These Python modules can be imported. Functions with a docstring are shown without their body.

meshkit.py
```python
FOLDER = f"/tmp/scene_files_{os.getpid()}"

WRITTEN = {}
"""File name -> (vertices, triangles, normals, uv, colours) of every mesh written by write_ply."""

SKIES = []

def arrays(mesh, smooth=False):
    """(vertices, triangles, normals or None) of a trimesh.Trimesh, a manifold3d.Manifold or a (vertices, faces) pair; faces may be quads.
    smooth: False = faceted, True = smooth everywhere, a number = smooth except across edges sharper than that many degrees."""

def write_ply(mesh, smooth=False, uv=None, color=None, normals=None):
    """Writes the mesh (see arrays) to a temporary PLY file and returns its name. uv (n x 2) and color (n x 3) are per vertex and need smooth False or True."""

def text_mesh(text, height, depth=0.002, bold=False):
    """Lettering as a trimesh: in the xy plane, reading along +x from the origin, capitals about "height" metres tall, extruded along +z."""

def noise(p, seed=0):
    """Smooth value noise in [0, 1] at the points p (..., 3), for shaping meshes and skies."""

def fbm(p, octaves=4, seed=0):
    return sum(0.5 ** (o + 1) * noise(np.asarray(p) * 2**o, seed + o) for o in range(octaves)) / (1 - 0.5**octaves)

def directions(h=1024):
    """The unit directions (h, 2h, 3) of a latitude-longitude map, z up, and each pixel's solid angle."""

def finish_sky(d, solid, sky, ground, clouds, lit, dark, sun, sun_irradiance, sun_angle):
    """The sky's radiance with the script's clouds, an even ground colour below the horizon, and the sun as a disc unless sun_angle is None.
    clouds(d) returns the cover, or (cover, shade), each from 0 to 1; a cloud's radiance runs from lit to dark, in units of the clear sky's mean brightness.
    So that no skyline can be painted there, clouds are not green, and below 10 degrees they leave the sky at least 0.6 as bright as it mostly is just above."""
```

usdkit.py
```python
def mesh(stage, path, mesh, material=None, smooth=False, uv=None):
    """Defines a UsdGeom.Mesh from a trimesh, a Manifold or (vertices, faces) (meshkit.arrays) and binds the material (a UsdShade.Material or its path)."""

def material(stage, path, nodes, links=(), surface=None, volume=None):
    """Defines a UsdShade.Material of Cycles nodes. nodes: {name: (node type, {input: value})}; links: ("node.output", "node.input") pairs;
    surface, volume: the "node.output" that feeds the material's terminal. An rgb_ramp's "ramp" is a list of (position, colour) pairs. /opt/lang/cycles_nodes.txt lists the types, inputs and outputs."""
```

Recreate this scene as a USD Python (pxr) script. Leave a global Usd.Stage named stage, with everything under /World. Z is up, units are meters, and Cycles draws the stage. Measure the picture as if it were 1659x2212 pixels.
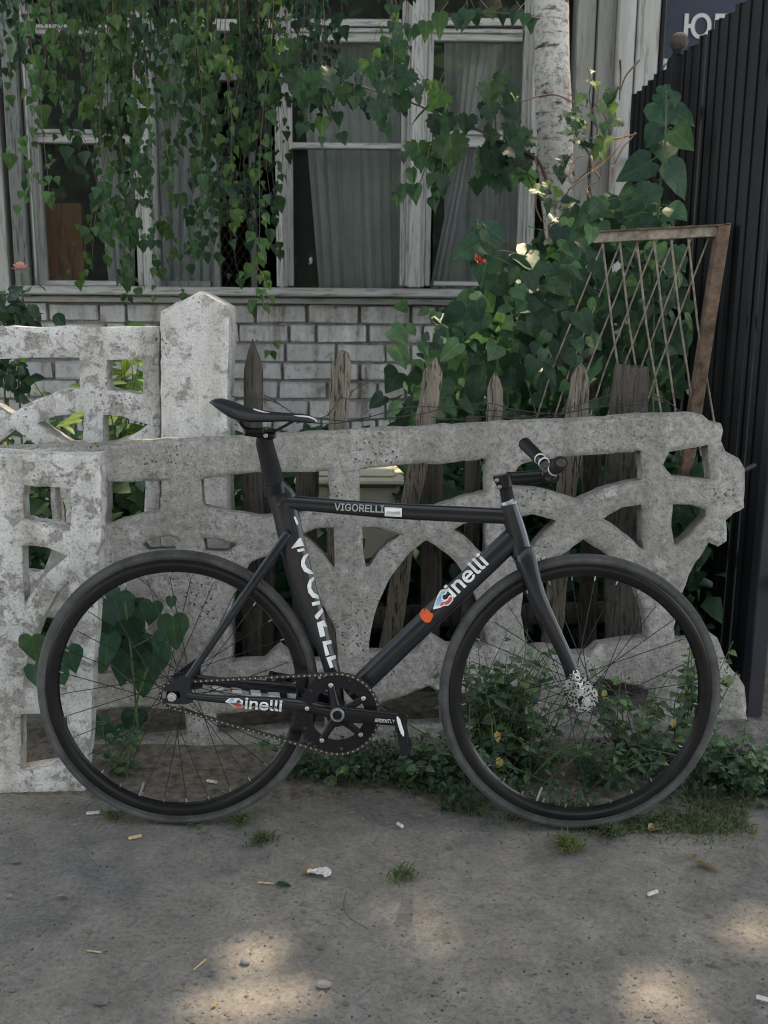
import math, random
import numpy as np, trimesh, shapely, usdkit, meshkit
import shapely.geometry as sg
import manifold3d as mf
from scipy.spatial import cKDTree
from pxr import Usd, UsdGeom, UsdLux, UsdShade, Gf, Sdf, Vt

rng = np.random.default_rng(7)
random.seed(7)
stage = Usd.Stage.CreateInMemory()
UsdGeom.SetStageUpAxis(stage, 'Z')
UsdGeom.SetStageMetersPerUnit(stage, 1.0)
UsdGeom.Xform.Define(stage, '/World')
UsdGeom.Scope.Define(stage, '/World/Looks')

# ------------------------------------------------------------------ camera
F, CX, CY = 2150.0, 829.5, 1106.0            # lens and centre, in units of a 1659 x 2212 picture
PITCH, ROLL = 0.2040, 0.00822
CAM = np.array([0.0, -2.21, 1.2324])
_f = np.array([0, math.cos(PITCH), -math.sin(PITCH)])
_r0 = np.array([1.0, 0, 0])
_u0 = np.array([0, math.sin(PITCH), math.cos(PITCH)])
_r = _r0 * math.cos(ROLL) + _u0 * math.sin(ROLL)
_u = _u0 * math.cos(ROLL) - _r0 * math.sin(ROLL)
cam = UsdGeom.Camera.Define(stage, '/World/camera')
cam.AddTransformOp().Set(Gf.Matrix4d(*_r, 0, *_u, 0, *(-_f), 0, *CAM, 1))
cam.CreateFocalLengthAttr(23.0)
cam.CreateHorizontalApertureAttr(23.0 * 1659 / F)
cam.CreateVerticalApertureAttr(23.0 * 2212 / F)
cam.CreateFStopAttr(4.5)
cam.CreateFocusDistanceAttr(2.36)
cam.CreateExposureAttr(1.88)
# ------------------------------------------------------------------ sky and sun
SUN = np.array([0.30, 0.27, 0.0])
SUN = SUN / np.linalg.norm(SUN) * math.cos(math.radians(64)) + np.array([0, 0, math.sin(math.radians(64))])
dome = UsdLux.DomeLight.Define(stage, '/World/sky')
sky_mat = usdkit.material(stage, '/World/Looks/sky', {
    'tc': ('texture_coordinate', {}), 'mp': ('mapping', {'scale': (2.2, 2.2, 5.0)}), 'cn': ('noise_texture', {'scale': 1.3, 'detail': 7., 'roughness': .6}), 'cr': ('rgb_ramp', {'ramp': [(.30, (.30,) * 3), (.52, (.92,) * 3)]}),
    'bw': ('rgb_to_bw', {}), 'cw': ('mix', {'mix_type': 'multiply', 'fac': 1., 'color2': (1.19, 1.23, 1.25)}), 'cm': ('mix', {}),
    's': ('sky_texture', {'sky_type': 'single_scattering', 'sun_disc': False, 'sun_elevation': math.radians(64), 'sun_rotation': math.atan2(SUN[0], SUN[1])}),
    'b': ('background_shader', {'strength': 0.12})}, [('tc.generated', 'mp.vector'), ('mp.vector', 'cn.vector'), ('cn.fac', 'cr.fac'), ('s.color', 'bw.color'), ('bw.val', 'cw.color1'), ('s.color', 'cm.color1'), ('cw.color', 'cm.color2'), ('cr.color', 'cm.fac'), ('cm.color', 'b.color')], surface='b.background')
UsdShade.MaterialBindingAPI.Apply(dome.GetPrim()).Bind(sky_mat)
dome.GetPrim().SetCustomDataByKey('kind', 'structure')
sun = UsdLux.DistantLight.Define(stage, '/World/sun')
sun.CreateIntensityAttr(0.62); sun.CreateNormalizeAttr(True); sun.CreateAngleAttr(0.6)
sun.CreateColorAttr(Gf.Vec3f(1.0, 0.83, 0.62))
_z = SUN; _x = np.cross([0, 1, 0], _z); _x /= np.linalg.norm(_x); _y = np.cross(_z, _x)
sun.AddTransformOp().Set(Gf.Matrix4d(*_x, 0, *_y, 0, *_z, 0, 0, 0, 0, 1))

# ------------------------------------------------------------------ turning a sight line into a place
def ray(u, v):
    return _f + (u - CX) / F * _r - (v - CY) / F * _u
def PY(u, v, Y):                              # on the upright plane y = Y
    d = ray(u, v); return CAM + d * ((Y - CAM[1]) / d[1])
def PZ(u, v, z=0.0):                          # on the level plane z
    d = ray(u, v); return CAM + d * ((z - CAM[2]) / d[2])
def PP(u, v, o, n):
    d = ray(u, v); return CAM + d * (np.dot(np.asarray(o) - CAM, n) / np.dot(d, n))
def mpp(p):                                   # metres per unit at a place
    return np.dot(np.asarray(p) - CAM, _f) / F

# ------------------------------------------------------------------ naming and defining
_count, BASE = {}, {}
def numbered(parent, name):
    k = _count.get((parent, name), 0); _count[(parent, name)] = k + 1
    return f'{parent}/{name}' if k == 0 else f'{parent}/{name}_{k:03d}'
def tag(path, label=None, cat=None, group=None, kind=None):
    p = stage.GetPrimAtPath(path)
    for k, v in (('label', label), ('category', cat), ('group', group), ('kind', kind)):
        if v: p.SetCustomDataByKey(k, v)
    return path
def thing(name, label=None, cat=None, base=(0, 0, 0), group=None, kind=None):
    path = numbered('/World', name)
    x = UsdGeom.Xform.Define(stage, path); x.AddTranslateOp().Set(Gf.Vec3d(*map(float, base)))
    BASE[path] = np.array(base, float)
    return tag(path, label, cat, group, kind)
def sub(parent, name):
    path = numbered(parent, name); UsdGeom.Xform.Define(stage, path); BASE[path] = BASE.get(parent, np.zeros(3))
    return path
def part(parent, name, m, mat, smooth=False, label=None, kind=None):
    path = numbered(parent, name); uv = None
    if isinstance(m, tuple) and len(m) == 3: uv, m = m[2], m[:2]
    v, f, n = meshkit.arrays(m, smooth)
    v = np.asarray(v, float) - BASE.get(parent, np.zeros(3))
    BASE[path] = BASE.get(parent, np.zeros(3))
    pm = usdkit.mesh(stage, path, (v, f), mat, uv=uv)
    if n is not None:
        pm.CreateNormalsAttr(Vt.Vec3fArray.FromNumpy(n.astype(np.float32))); pm.SetNormalsInterpolation('vertex')
    return tag(path, label, None, None, kind)
def solo(name, m, mat, label=None, cat=None, group=None, kind=None, smooth=False):
    path = part('/World', name, m, mat, smooth)
    return tag(path, label, cat, group, kind)

# ------------------------------------------------------------------ shapes
class MB:
    def __init__(s): s.v, s.f, s.n, s.t = [], [], 0, []
    def add(s, m):
        v, f = (np.asarray(m.vertices), np.asarray(m.faces)) if hasattr(m, 'vertices') else (np.asarray(m[0], float), np.asarray(m[1], int))
        s.v.append(v); s.f.append(f + s.n); s.n += len(v)
        if isinstance(m, tuple) and len(m) == 3: s.t.append(m[2])
        return s
    @property
    def mesh(s): return (np.vstack(s.v), np.vstack(s.f)) + ((np.vstack(s.t),) if s.t and len(s.t) == len(s.v) else ())
def norm(a):
    a = np.asarray(a, float); return a / max(np.linalg.norm(a), 1e-12)
def box(x0, x1, y0, y1, z0, z1, b=0.0):
    if b <= 0:
        m = trimesh.creation.box([x1 - x0, y1 - y0, z1 - z0]); m.apply_translation([(x0 + x1) / 2, (y0 + y1) / 2, (z0 + z1) / 2]); return m
    P = []
    for X, sx in ((x0, 1), (x1, -1)):
        for Y, sy in ((y0, 1), (y1, -1)):
            for Z, sz in ((z0, 1), (z1, -1)):
                P += [(X + sx * b, Y + sy * b, Z), (X + sx * b, Y, Z + sz * b), (X, Y + sy * b, Z + sz * b)]
    return trimesh.convex.convex_hull(np.array(P))
def obox(c, ax, ay, az, hx, hy, hz, b=0.0):   # box with its own axes, half sizes
    m = box(-hx, hx, -hy, hy, -hz, hz, b)
    v = np.asarray(m.vertices) @ np.stack([norm(ax), norm(ay), norm(az)]) + np.asarray(c)
    return v, np.asarray(m.faces)
def tube(P, R, n=8, cap=True):
    P = np.asarray(P, float); R = np.broadcast_to(np.asarray(R, float), (len(P),))
    T = np.gradient(P, axis=0); T /= np.maximum(np.linalg.norm(T, axis=1, keepdims=True), 1e-9)
    a = np.cross(T[0], [0, 0, 1.0]); a = np.cross(T[0], [1.0, 0, 0]) if np.linalg.norm(a) < .1 else a
    V = []; th = np.arange(n) * 2 * np.pi / n
    for i in range(len(P)):
        a = norm(a - T[i] * np.dot(a, T[i])); b = np.cross(T[i], a)
        V.append(P[i] + R[i] * (np.cos(th)[:, None] * a + np.sin(th)[:, None] * b))
    return rings(V, cap)
def rings(V, cap=True, closed=False):
    n = len(V[0]); k = len(V); f = []
    i = np.arange(n); j = (i + 1) % n
    for q in range(k if closed else k - 1):
        a, b = q * n, ((q + 1) % k) * n
        f += [np.stack([a + i, a + j, b + j], 1), np.stack([a + i, b + j, b + i], 1)]
    v = np.vstack(V)
    if cap and not closed:
        v = np.vstack([v, V[0].mean(0), V[-1].mean(0)])
        f += [np.stack([j, i, np.full(n, k * n)], 1), np.stack([(k - 1) * n + i, (k - 1) * n + j, np.full(n, k * n + 1)], 1)]
    return v, np.vstack(f)
def smoothline(P, m=6):                       # Catmull-Rom through the points
    P = np.asarray(P, float); Q = np.vstack([2 * P[0] - P[1], P, 2 * P[-1] - P[-2]]); out = []
    for i in range(1, len(Q) - 2):
        for t in np.arange(m) / m:
            a, b, c, d = Q[i - 1:i + 3]
            out.append(.5 * (2 * b + (c - a) * t + (2 * a - 5 * b + 4 * c - d) * t * t + (3 * b - a - 3 * c + d) * t ** 3))
    return np.array(out + [P[-1]])
def lathe(c, axis, prof, n=64, ref=None, closed=True):
    axis = norm(axis); a = np.cross(axis, [0.3, .1, 1.0]) if ref is None else np.asarray(ref, float)
    a = norm(a - axis * np.dot(a, axis)); b = np.cross(axis, a)
    V = []
    for th in np.arange(n) * 2 * np.pi / n:
        d = a * math.cos(th) + b * math.sin(th)
        V.append(np.array([np.asarray(c) + d * r + axis * o for r, o in prof]))
    k = len(prof); f = []; V = np.array(V)
    for i in range(n):
        for q in range(k if closed else k - 1):
            A, B, C, D = i * k + q, i * k + (q + 1) % k, ((i + 1) % n) * k + (q + 1) % k, ((i + 1) % n) * k + q
            f += [(A, C, B), (A, D, C)]
    m = trimesh.Trimesh(V.reshape(-1, 3), np.array(f), process=False)
    trimesh.repair.fix_normals(m) if closed else None
    return np.asarray(m.vertices), np.asarray(m.faces)
def cyl(c, axis, r, h0, h1, n=20, bev=.0008):
    return lathe(c, axis, [(1e-5, h0), (r - bev, h0), (r, h0 + bev), (r, h1 - bev), (r - bev, h1), (1e-5, h1)], n, closed=False)
def extrude(poly, depth, place):              # place(x, y, z) -> world, for 2D shapely polygons
    mb = MB()
    for g in getattr(poly, 'geoms', [poly]):
        if g.area <= 0: continue
        m = trimesh.creation.extrude_polygon(g, depth, engine='earcut'); mb.add(m)
    v, f = mb.mesh
    return np.array([place(*p) for p in v]), f

# ------------------------------------------------------------------ materials
L = '/World/Looks/'
def plain(name, col, rough=.5, metal=0., spec=.5, coat=0., nscale=0, namp=.25, bump=0., bscale=200, rand=0.):
    N = {'p': ('principled_bsdf', {'base_color': col, 'roughness': rough, 'metallic': metal, 'specular_ior_level': spec, 'coat_weight': coat, 'coat_roughness': .15}), 'g': ('geometry', {})}
    K = []
    if nscale:
        N['n'] = ('noise_texture', {'scale': nscale, 'detail': 6., 'roughness': .65})
        N['r'] = ('rgb_ramp', {'ramp': [(.3, tuple(np.array(col) * (1 - namp))), (.7, tuple(np.minimum(1, np.array(col) * (1 + namp))))]})
        K += [('g.position', 'n.vector'), ('n.fac', 'r.fac')]
        last = 'r.color'
        if rand:
            N['o'] = ('object_info', {}); N['m'] = ('map_range', {'to_min': 1 - rand, 'to_max': 1 + rand})
            N['x'] = ('hsv', {}); K += [('o.random', 'm.value'), ('m.result', 'x.value'), (last, 'x.color')]; last = 'x.color'
        K.append((last, 'p.base_color'))
    if bump:
        N['bn'] = ('noise_texture', {'scale': bscale, 'detail': 4.}); N['b'] = ('bump', {'strength': bump, 'distance': .002})
        K += [('g.position', 'bn.vector'), ('bn.fac', 'b.height'), ('b.normal', 'p.normal')]
    return usdkit.material(stage, L + name, N, K, surface='p.BSDF')
def concrete(name, a, b, flake, cover, stain, pit=.62, fscale=11.):
    N = {'g': ('geometry', {}), 'n1': ('noise_texture', {'scale': 3.5, 'detail': 8., 'roughness': .62}), 'n2': ('noise_texture', {'scale': 55., 'detail': 8., 'roughness': .75}),
         'n3': ('noise_texture', {'scale': fscale, 'detail': 10., 'roughness': .72, 'distortion': .35}), 'vo': ('voronoi_texture', {'scale': 75.}), 'n4': ('noise_texture', {'scale': 7., 'detail': 3.}),
         'mp': ('mapping', {'scale': (6., 6., 1.3)}), 'n5': ('noise_texture', {'scale': 2.2, 'detail': 7., 'roughness': .65}),
         'r1': ('rgb_ramp', {'ramp': [(.3, a), (.72, b)]}), 'r2': ('rgb_ramp', {'ramp': [(.28, (.38,) * 3), (.5, (.95,) * 3), (.75, (1.4,) * 3)]}),
         'n6': ('noise_texture', {'scale': 150., 'detail': 5., 'roughness': .7}), 'r6': ('rgb_ramp', {'ramp': [(.34, (.45,) * 3), (.46, (1.,) * 3), (.7, (1.15,) * 3)]}), 'm6': ('mix', {'mix_type': 'multiply', 'fac': .85}),
         'r3': ('rgb_ramp', {'ramp': [(cover - .03, (0,) * 3), (cover, (.5,) * 3), (cover + .045, (1,) * 3)]}),
         'r5': ('rgb_ramp', {'ramp': [(.42, (0,) * 3), (.66, (1,) * 3)]}),
         'rv': ('rgb_ramp', {'ramp': [(.14, (1,) * 3), (.27, (0,) * 3)]}), 'r4': ('rgb_ramp', {'ramp': [(pit - .08, (0,) * 3), (pit + .05, (1,) * 3)]}),
         'm1': ('mix', {'mix_type': 'multiply', 'fac': 1.}), 'm2': ('mix', {'color2': flake}), 'm5': ('mix', {'color2': stain}), 'pf': ('math', {'math_type': 'multiply'}), 'sf': ('math', {'math_type': 'multiply', 'value2': .75}), 'm3': ('mix', {'color2': (.09, .085, .08)}),
         'ad': ('math', {'math_type': 'subtract'}), 'ad2': ('math', {'math_type': 'multiply_add', 'value2': .35}),
         'b': ('bump', {'strength': 1., 'distance': .006}), 'p': ('principled_bsdf', {'roughness': .95, 'specular_ior_level': .2})}
    K = [('g.position', x + '.vector') for x in ('n1', 'n2', 'n3', 'vo', 'n4', 'mp')]
    K += [('mp.vector', 'n5.vector'), ('n1.fac', 'r1.fac'), ('n2.fac', 'r2.fac'), ('n3.fac', 'r3.fac'), ('vo.distance', 'rv.fac'), ('n4.fac', 'r4.fac'), ('n5.fac', 'r5.fac'),
          ('r1.color', 'm1.color1'), ('r2.color', 'm1.color2'), ('m1.color', 'm2.color1'), ('r3.color', 'm2.fac'), ('r5.color', 'sf.value1'), ('m2.color', 'm5.color1'), ('sf.value', 'm5.fac'),
          ('rv.color', 'pf.value1'), ('r4.color', 'pf.value2'), ('m5.color', 'm6.color1'), ('g.position', 'n6.vector'), ('n6.fac', 'r6.fac'), ('r6.color', 'm6.color2'), ('m6.color', 'm3.color1'), ('pf.value', 'm3.fac'), ('m3.color', 'p.base_color'),
          ('n2.fac', 'ad.value1'), ('pf.value', 'ad.value2'), ('r3.color', 'ad2.value1'), ('ad.value', 'ad2.value3'), ('ad2.value', 'b.height'), ('b.normal', 'p.normal')]
    return usdkit.material(stage, L + name, N, K, surface='p.BSDF')
def leafmat(name, dark, light, trans=.3, rough=.45):
    N = {'o': ('object_info', {}), 'g': ('geometry', {}), 'a': ('math', {'math_type': 'add'}), 'fr': ('math', {'math_type': 'fraction'}), 'r': ('rgb_ramp', {'ramp': [(0., dark), (.7, light), (1., tuple(np.array(light) * np.array((1.35, 1.2, .8))))]}),
         'n': ('noise_texture', {'scale': 45., 'detail': 3.}), 'mr': ('map_range', {'from_min': .3, 'from_max': .7, 'to_min': .78, 'to_max': 1.2}), 'h': ('hsv', {}),
         'p': ('principled_bsdf', {'roughness': rough, 'specular_ior_level': .35}), 't': ('translucent_bsdf', {}), 'br': ('hsv', {'value': 1.7, 'saturation': 1.1}), 'm': ('mix_closure', {'fac': trans}),
         'b': ('bump', {'strength': .5, 'distance': .002}), 'tc': ('texture_coordinate', {}), 'sx': ('separate_xyz', {}), 'ay': ('math', {'math_type': 'absolute'}), 'mid': ('map_range', {'from_min': .008, 'from_max': .035, 'to_min': 1., 'to_max': 0.}),
         'k1': ('math', {'math_type': 'multiply', 'value2': -.75}), 'k2': ('math', {'math_type': 'add'}), 'k3': ('math', {'math_type': 'multiply', 'value2': 5.}), 'k4': ('math', {'math_type': 'pingpong', 'value2': .5}), 'sv': ('map_range', {'from_min': .0, 'from_max': .09, 'to_min': .4, 'to_max': 0.}), 'vm': ('math', {'math_type': 'maximum'}),
         'vr': ('rgb_ramp', {'ramp': [(0., (1.,) * 3), (1., (1.6, 1.48, 1.35))]}), 'vx': ('mix', {'mix_type': 'multiply', 'fac': 1.}), 'hb': ('math', {'math_type': 'multiply_add', 'value2': -.3})}
    K = [('o.random', 'a.value1'), ('g.random_per_island', 'a.value2'), ('a.value', 'fr.value1'), ('fr.value', 'r.fac'), ('g.position', 'n.vector'), ('n.fac', 'mr.value'), ('mr.result', 'h.value'), ('r.color', 'h.color'), ('tc.UV', 'sx.vector'), ('sx.y', 'ay.value1'), ('ay.value', 'mid.value'), ('ay.value', 'k1.value1'), ('k1.value', 'k2.value1'), ('sx.x', 'k2.value2'), ('k2.value', 'k3.value1'), ('k3.value', 'k4.value1'), ('k4.value', 'sv.value'), ('mid.result', 'vm.value1'), ('sv.result', 'vm.value2'), ('vm.value', 'vr.fac'), ('h.color', 'vx.color1'), ('vr.color', 'vx.color2'), ('vm.value', 'hb.value1'), ('n.fac', 'hb.value3'),
         ('vx.color', 'p.base_color'), ('vx.color', 'br.color'), ('br.color', 't.color'), ('p.BSDF', 'm.closure1'), ('t.BSDF', 'm.closure2'), ('n.fac', 'b.height'), ('b.normal', 'p.normal')]
    return usdkit.material(stage, L + name, N, K, surface='m.closure')
def wood(name, a, b, crack, stretch=(22., 22., 1.6), rough=.85):
    N = {'g': ('geometry', {}), 'o': ('object_info', {}), 'ov': ('vector_math', {'math_type': 'scale', 'scale': 0.0}), 'mp': ('mapping', {'scale': stretch}), 'n': ('noise_texture', {'scale': 2.5, 'detail': 9., 'roughness': .7, 'distortion': .5}),
         'mp2': ('mapping', {'scale': tuple(np.array(stretch) * 2.2)}), 'n2': ('noise_texture', {'scale': 2., 'detail': 5., 'roughness': .6}), 'r': ('rgb_ramp', {'ramp': [(.3, a), (.7, b)]}),
         'r2': ('rgb_ramp', {'ramp': [(.38, (1,) * 3), (.46, (0,) * 3)]}), 'm': ('mix', {'color2': crack}), 'b': ('bump', {'strength': .7, 'distance': .003}), 'p': ('principled_bsdf', {'roughness': rough, 'specular_ior_level': .2})}
    K = [('g.position', 'mp.vector'), ('g.position', 'mp2.vector'), ('mp.vector', 'n.vector'), ('mp2.vector', 'n2.vector'), ('n.fac', 'r.fac'), ('n2.fac', 'r2.fac'), ('r.color', 'm.color1'), ('r2.color', 'm.fac'), ('m.color', 'p.base_color'), ('n2.fac', 'b.height'), ('b.normal', 'p.normal')]
    del N['ov'], N['o']
    return usdkit.material(stage, L + name, N, K, surface='p.BSDF')

M = {}
M['concrete_grey'] = concrete('concrete_grey', (.26, .25, .23), (.42, .40, .37), (.46, .44, .41), .58, (.23, .215, .19))
M['concrete_white'] = concrete('concrete_white', (.31, .295, .27), (.44, .425, .395), (.62, .605, .58), .435, (.38, .355, .315), fscale=22.)
M['concrete_post'] = concrete('concrete_post', (.32, .305, .28), (.46, .445, .415), (.64, .62, .595), .415, (.42, .395, .355), fscale=18.)
M['rubble'] = concrete('rubble', (.16, .15, .145), (.30, .285, .27), (.34, .33, .32), .6, (.15, .14, .12))
# ground: trodden grey dirt over old asphalt
N = {'g': ('geometry', {}), 'n1': ('noise_texture', {'scale': 1.1, 'detail': 7., 'roughness': .6}), 'n2': ('noise_texture', {'scale': 90., 'detail': 6., 'roughness': .8}), 'n3': ('noise_texture', {'scale': 9., 'detail': 8., 'roughness': .7}),
     'v': ('voronoi_texture', {'scale': 62.}), 'v2': ('voronoi_texture', {'scale': 120.}), 'r1': ('rgb_ramp', {'ramp': [(.34, (.128, .125, .125)), (.5, (.195, .180, .160)), (.68, (.262, .235, .198))]}),
     'r2': ('rgb_ramp', {'ramp': [(.28, (.35,) * 3), (.5, (1.,) * 3), (.75, (1.5,) * 3)]}), 'r3': ('rgb_ramp', {'ramp': [(.35, (.78,) * 3), (.65, (1.15,) * 3)]}),
     'm1': ('mix', {'mix_type': 'multiply', 'fac': .75}), 'm2': ('mix', {'mix_type': 'multiply', 'fac': .9}),
     'rv': ('rgb_ramp', {'ramp': [(.10, (1,) * 3), (.2, (0,) * 3)]}), 'sel': ('separate_color', {}), 'rs': ('rgb_ramp', {'ramp': [(.84, (0,) * 3), (.88, (1,) * 3)]}), 'pf': ('math', {'math_type': 'multiply'}), 'm3': ('mix', {}),
     'rc': ('rgb_ramp', {'ramp': [(.3, (.035, .037, .045)), (.62, (.06, .06, .065)), (.7, (.3, .29, .27))]}),
     'ad': ('math', {'math_type': 'multiply_add', 'value2': .5}), 'b': ('bump', {'strength': .7, 'distance': .006}), 'p': ('principled_bsdf', {'roughness': .95, 'specular_ior_level': .15})}
K = [('g.position', x + '.vector') for x in ('n1', 'n2', 'n3', 'v', 'v2')]
K += [('n1.fac', 'r1.fac'), ('n2.fac', 'r2.fac'), ('n3.fac', 'r3.fac'), ('r1.color', 'm1.color1'), ('r2.color', 'm1.color2'), ('m1.color', 'm2.color1'), ('r3.color', 'm2.color2'),
      ('v.distance', 'rv.fac'), ('v.color', 'sel.color'), ('sel.r', 'rs.fac'), ('rv.color', 'pf.value1'), ('rs.color', 'pf.value2'), ('sel.g', 'rc.fac'), ('m2.color', 'm3.color1'), ('rc.color', 'm3.color2'), ('pf.value', 'm3.fac'), ('m3.color', 'p.base_color'),
      ('n2.fac', 'ad.value1'), ('pf.value', 'ad.value3'), ('ad.value', 'b.height'), ('b.normal', 'p.normal')]
M['ground'] = usdkit.material(stage, L + 'ground', N, K, surface='p.BSDF')
M['soil'] = plain('soil', (.125, .108, .085), .95, nscale=34, namp=.7, bump=.8, bscale=60)
# brick: limewashed, stained
N = {'g': ('geometry', {}), 'o': ('object_info', {}), 'mp': ('mapping', {'scale': (5., 5., 1.2)}), 'n1': ('noise_texture', {'scale': 2.4, 'detail': 8., 'roughness': .7}), 'n2': ('noise_texture', {'scale': 26., 'detail': 8., 'roughness': .7}),
     'r1': ('rgb_ramp', {'ramp': [(.33, (.17, .145, .115)), (.44, (.40, .385, .365)), (.6, (.54, .535, .53)), (.75, (.60, .60, .60))]}), 'r2': ('rgb_ramp', {'ramp': [(.30, (.30, .27, .24)), (.45, (.95,) * 3), (.8, (1.15,) * 3)]}), 'm': ('mix', {'mix_type': 'multiply', 'fac': .8}),
     'mr': ('map_range', {'to_min': .74, 'to_max': 1.1}), 'h': ('hsv', {}), 'b': ('bump', {'strength': .6, 'distance': .004}), 'p': ('principled_bsdf', {'roughness': .9, 'specular_ior_level': .2})}
K = [('g.position', 'mp.vector'), ('mp.vector', 'n1.vector'), ('g.position', 'n2.vector'), ('n1.fac', 'r1.fac'), ('n2.fac', 'r2.fac'), ('r1.color', 'm.color1'), ('r2.color', 'm.color2'), ('o.random', 'mr.value'), ('mr.result', 'h.value'), ('m.color', 'h.color'), ('h.color', 'p.base_color'), ('n2.fac', 'b.height'), ('b.normal', 'p.normal')]
M['brick'] = usdkit.material(stage, L + 'brick', N, K, surface='p.BSDF')
M['mortar'] = plain('mortar', (.23, .22, .205), .95, nscale=20, namp=.45, bump=.8, bscale=120)
M['paint_wood'] = wood('paint_wood', (.33, .33, .31), (.46, .46, .435), (.20, .195, .18))
M['paint_rail'] = wood('paint_rail', (.33, .33, .31), (.46, .46, .435), (.21, .20, .185), (1.6, 22., 22.))
M['grey_board'] = wood('grey_board', (.13, .14, .13), (.20, .21, .195), (.07, .07, .065))
M['white_board'] = wood('white_board', (.30, .30, .28), (.45, .45, .425), (.24, .22, .19), (9., 9., .8))
M['drab_board'] = wood('drab_board', (.19, .19, .17), (.30, .30, .27), (.15, .14, .12), (9., 9., .8))
M['old_wood'] = wood('old_wood', (.085, .071, .055), (.26, .225, .178), (.035, .03, .025), (30., 30., 2.2))
M['old_wood_dark'] = wood('old_wood_dark', (.045, .040, .034), (.10, .09, .078), (.03, .027, .024), (30., 30., 2.2))
M['brown_wood'] = wood('brown_wood', (.22, .09, .03), (.32, .14, .05), (.15, .06, .02), (9., 9., 1.), .5)
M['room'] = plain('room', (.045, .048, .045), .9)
M['slat'] = plain('slat', (.0055, .0062, .007), .5, spec=.22, nscale=8, namp=.3)
M['gate_post'] = plain('gate_post', (.016, .016, .022), .5, nscale=12, namp=.3)
M['rust'] = plain('rust', (.115, .075, .05), .9, nscale=28, namp=.7, bump=.8, bscale=150)
M['rust_pale'] = plain('rust_pale', (.25, .21, .165), .85, nscale=40, namp=.6, bump=.6, bscale=150)
M['wire'] = plain('wire', (.06, .05, .045), .7, metal=.3)
M['cream'] = plain('cream', (.50, .47, .36), .6, nscale=6, namp=.12)
M['curtain'] = None
N = {'g': ('geometry', {}), 'n': ('noise_texture', {'scale': 14., 'detail': 6., 'roughness': .7}), 'r': ('rgb_ramp', {'ramp': [(.40, (.80,) * 3), (.62, (.98,) * 3)]}), 'd': ('diffuse_bsdf', {'color': (.86, .88, .91)}), 't': ('translucent_bsdf', {'color': (.6, .62, .65)}), 'tr': ('transparent_bsdf', {}), 'm1': ('mix_closure', {'fac': .2}), 'm2': ('mix_closure', {'fac': .75})}
K = [('g.position', 'n.vector'), ('n.fac', 'r.fac'), ('d.BSDF', 'm1.closure1'), ('t.BSDF', 'm1.closure2'), ('tr.BSDF', 'm2.closure1'), ('m1.closure', 'm2.closure2'), ('r.color', 'm2.fac')]
M['curtain'] = usdkit.material(stage, L + 'curtain', N, K, surface='m2.closure')
N = {'f': ('fresnel', {'IOR': 1.52}), 'a': ('math', {'math_type': 'multiply_add', 'value2': .8, 'value3': .01}), 't': ('transparent_bsdf', {'color': (.95, .965, .96)}), 'dd': ('diffuse_bsdf', {'color': (.42, .43, .42)}), 'md': ('mix_closure', {'fac': .018}), 'gl': ('glossy_bsdf', {'roughness': .015, 'color': (.9, .93, .92)}), 'm': ('mix_closure', {})}
M['glass'] = usdkit.material(stage, L + 'glass', N, [('f.fac', 'a.value1'), ('a.value', 'm.fac'), ('t.BSDF', 'md.closure1'), ('dd.BSDF', 'md.closure2'), ('md.closure', 'm.closure1'), ('gl.BSDF', 'm.closure2')], surface='m.closure')
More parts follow.
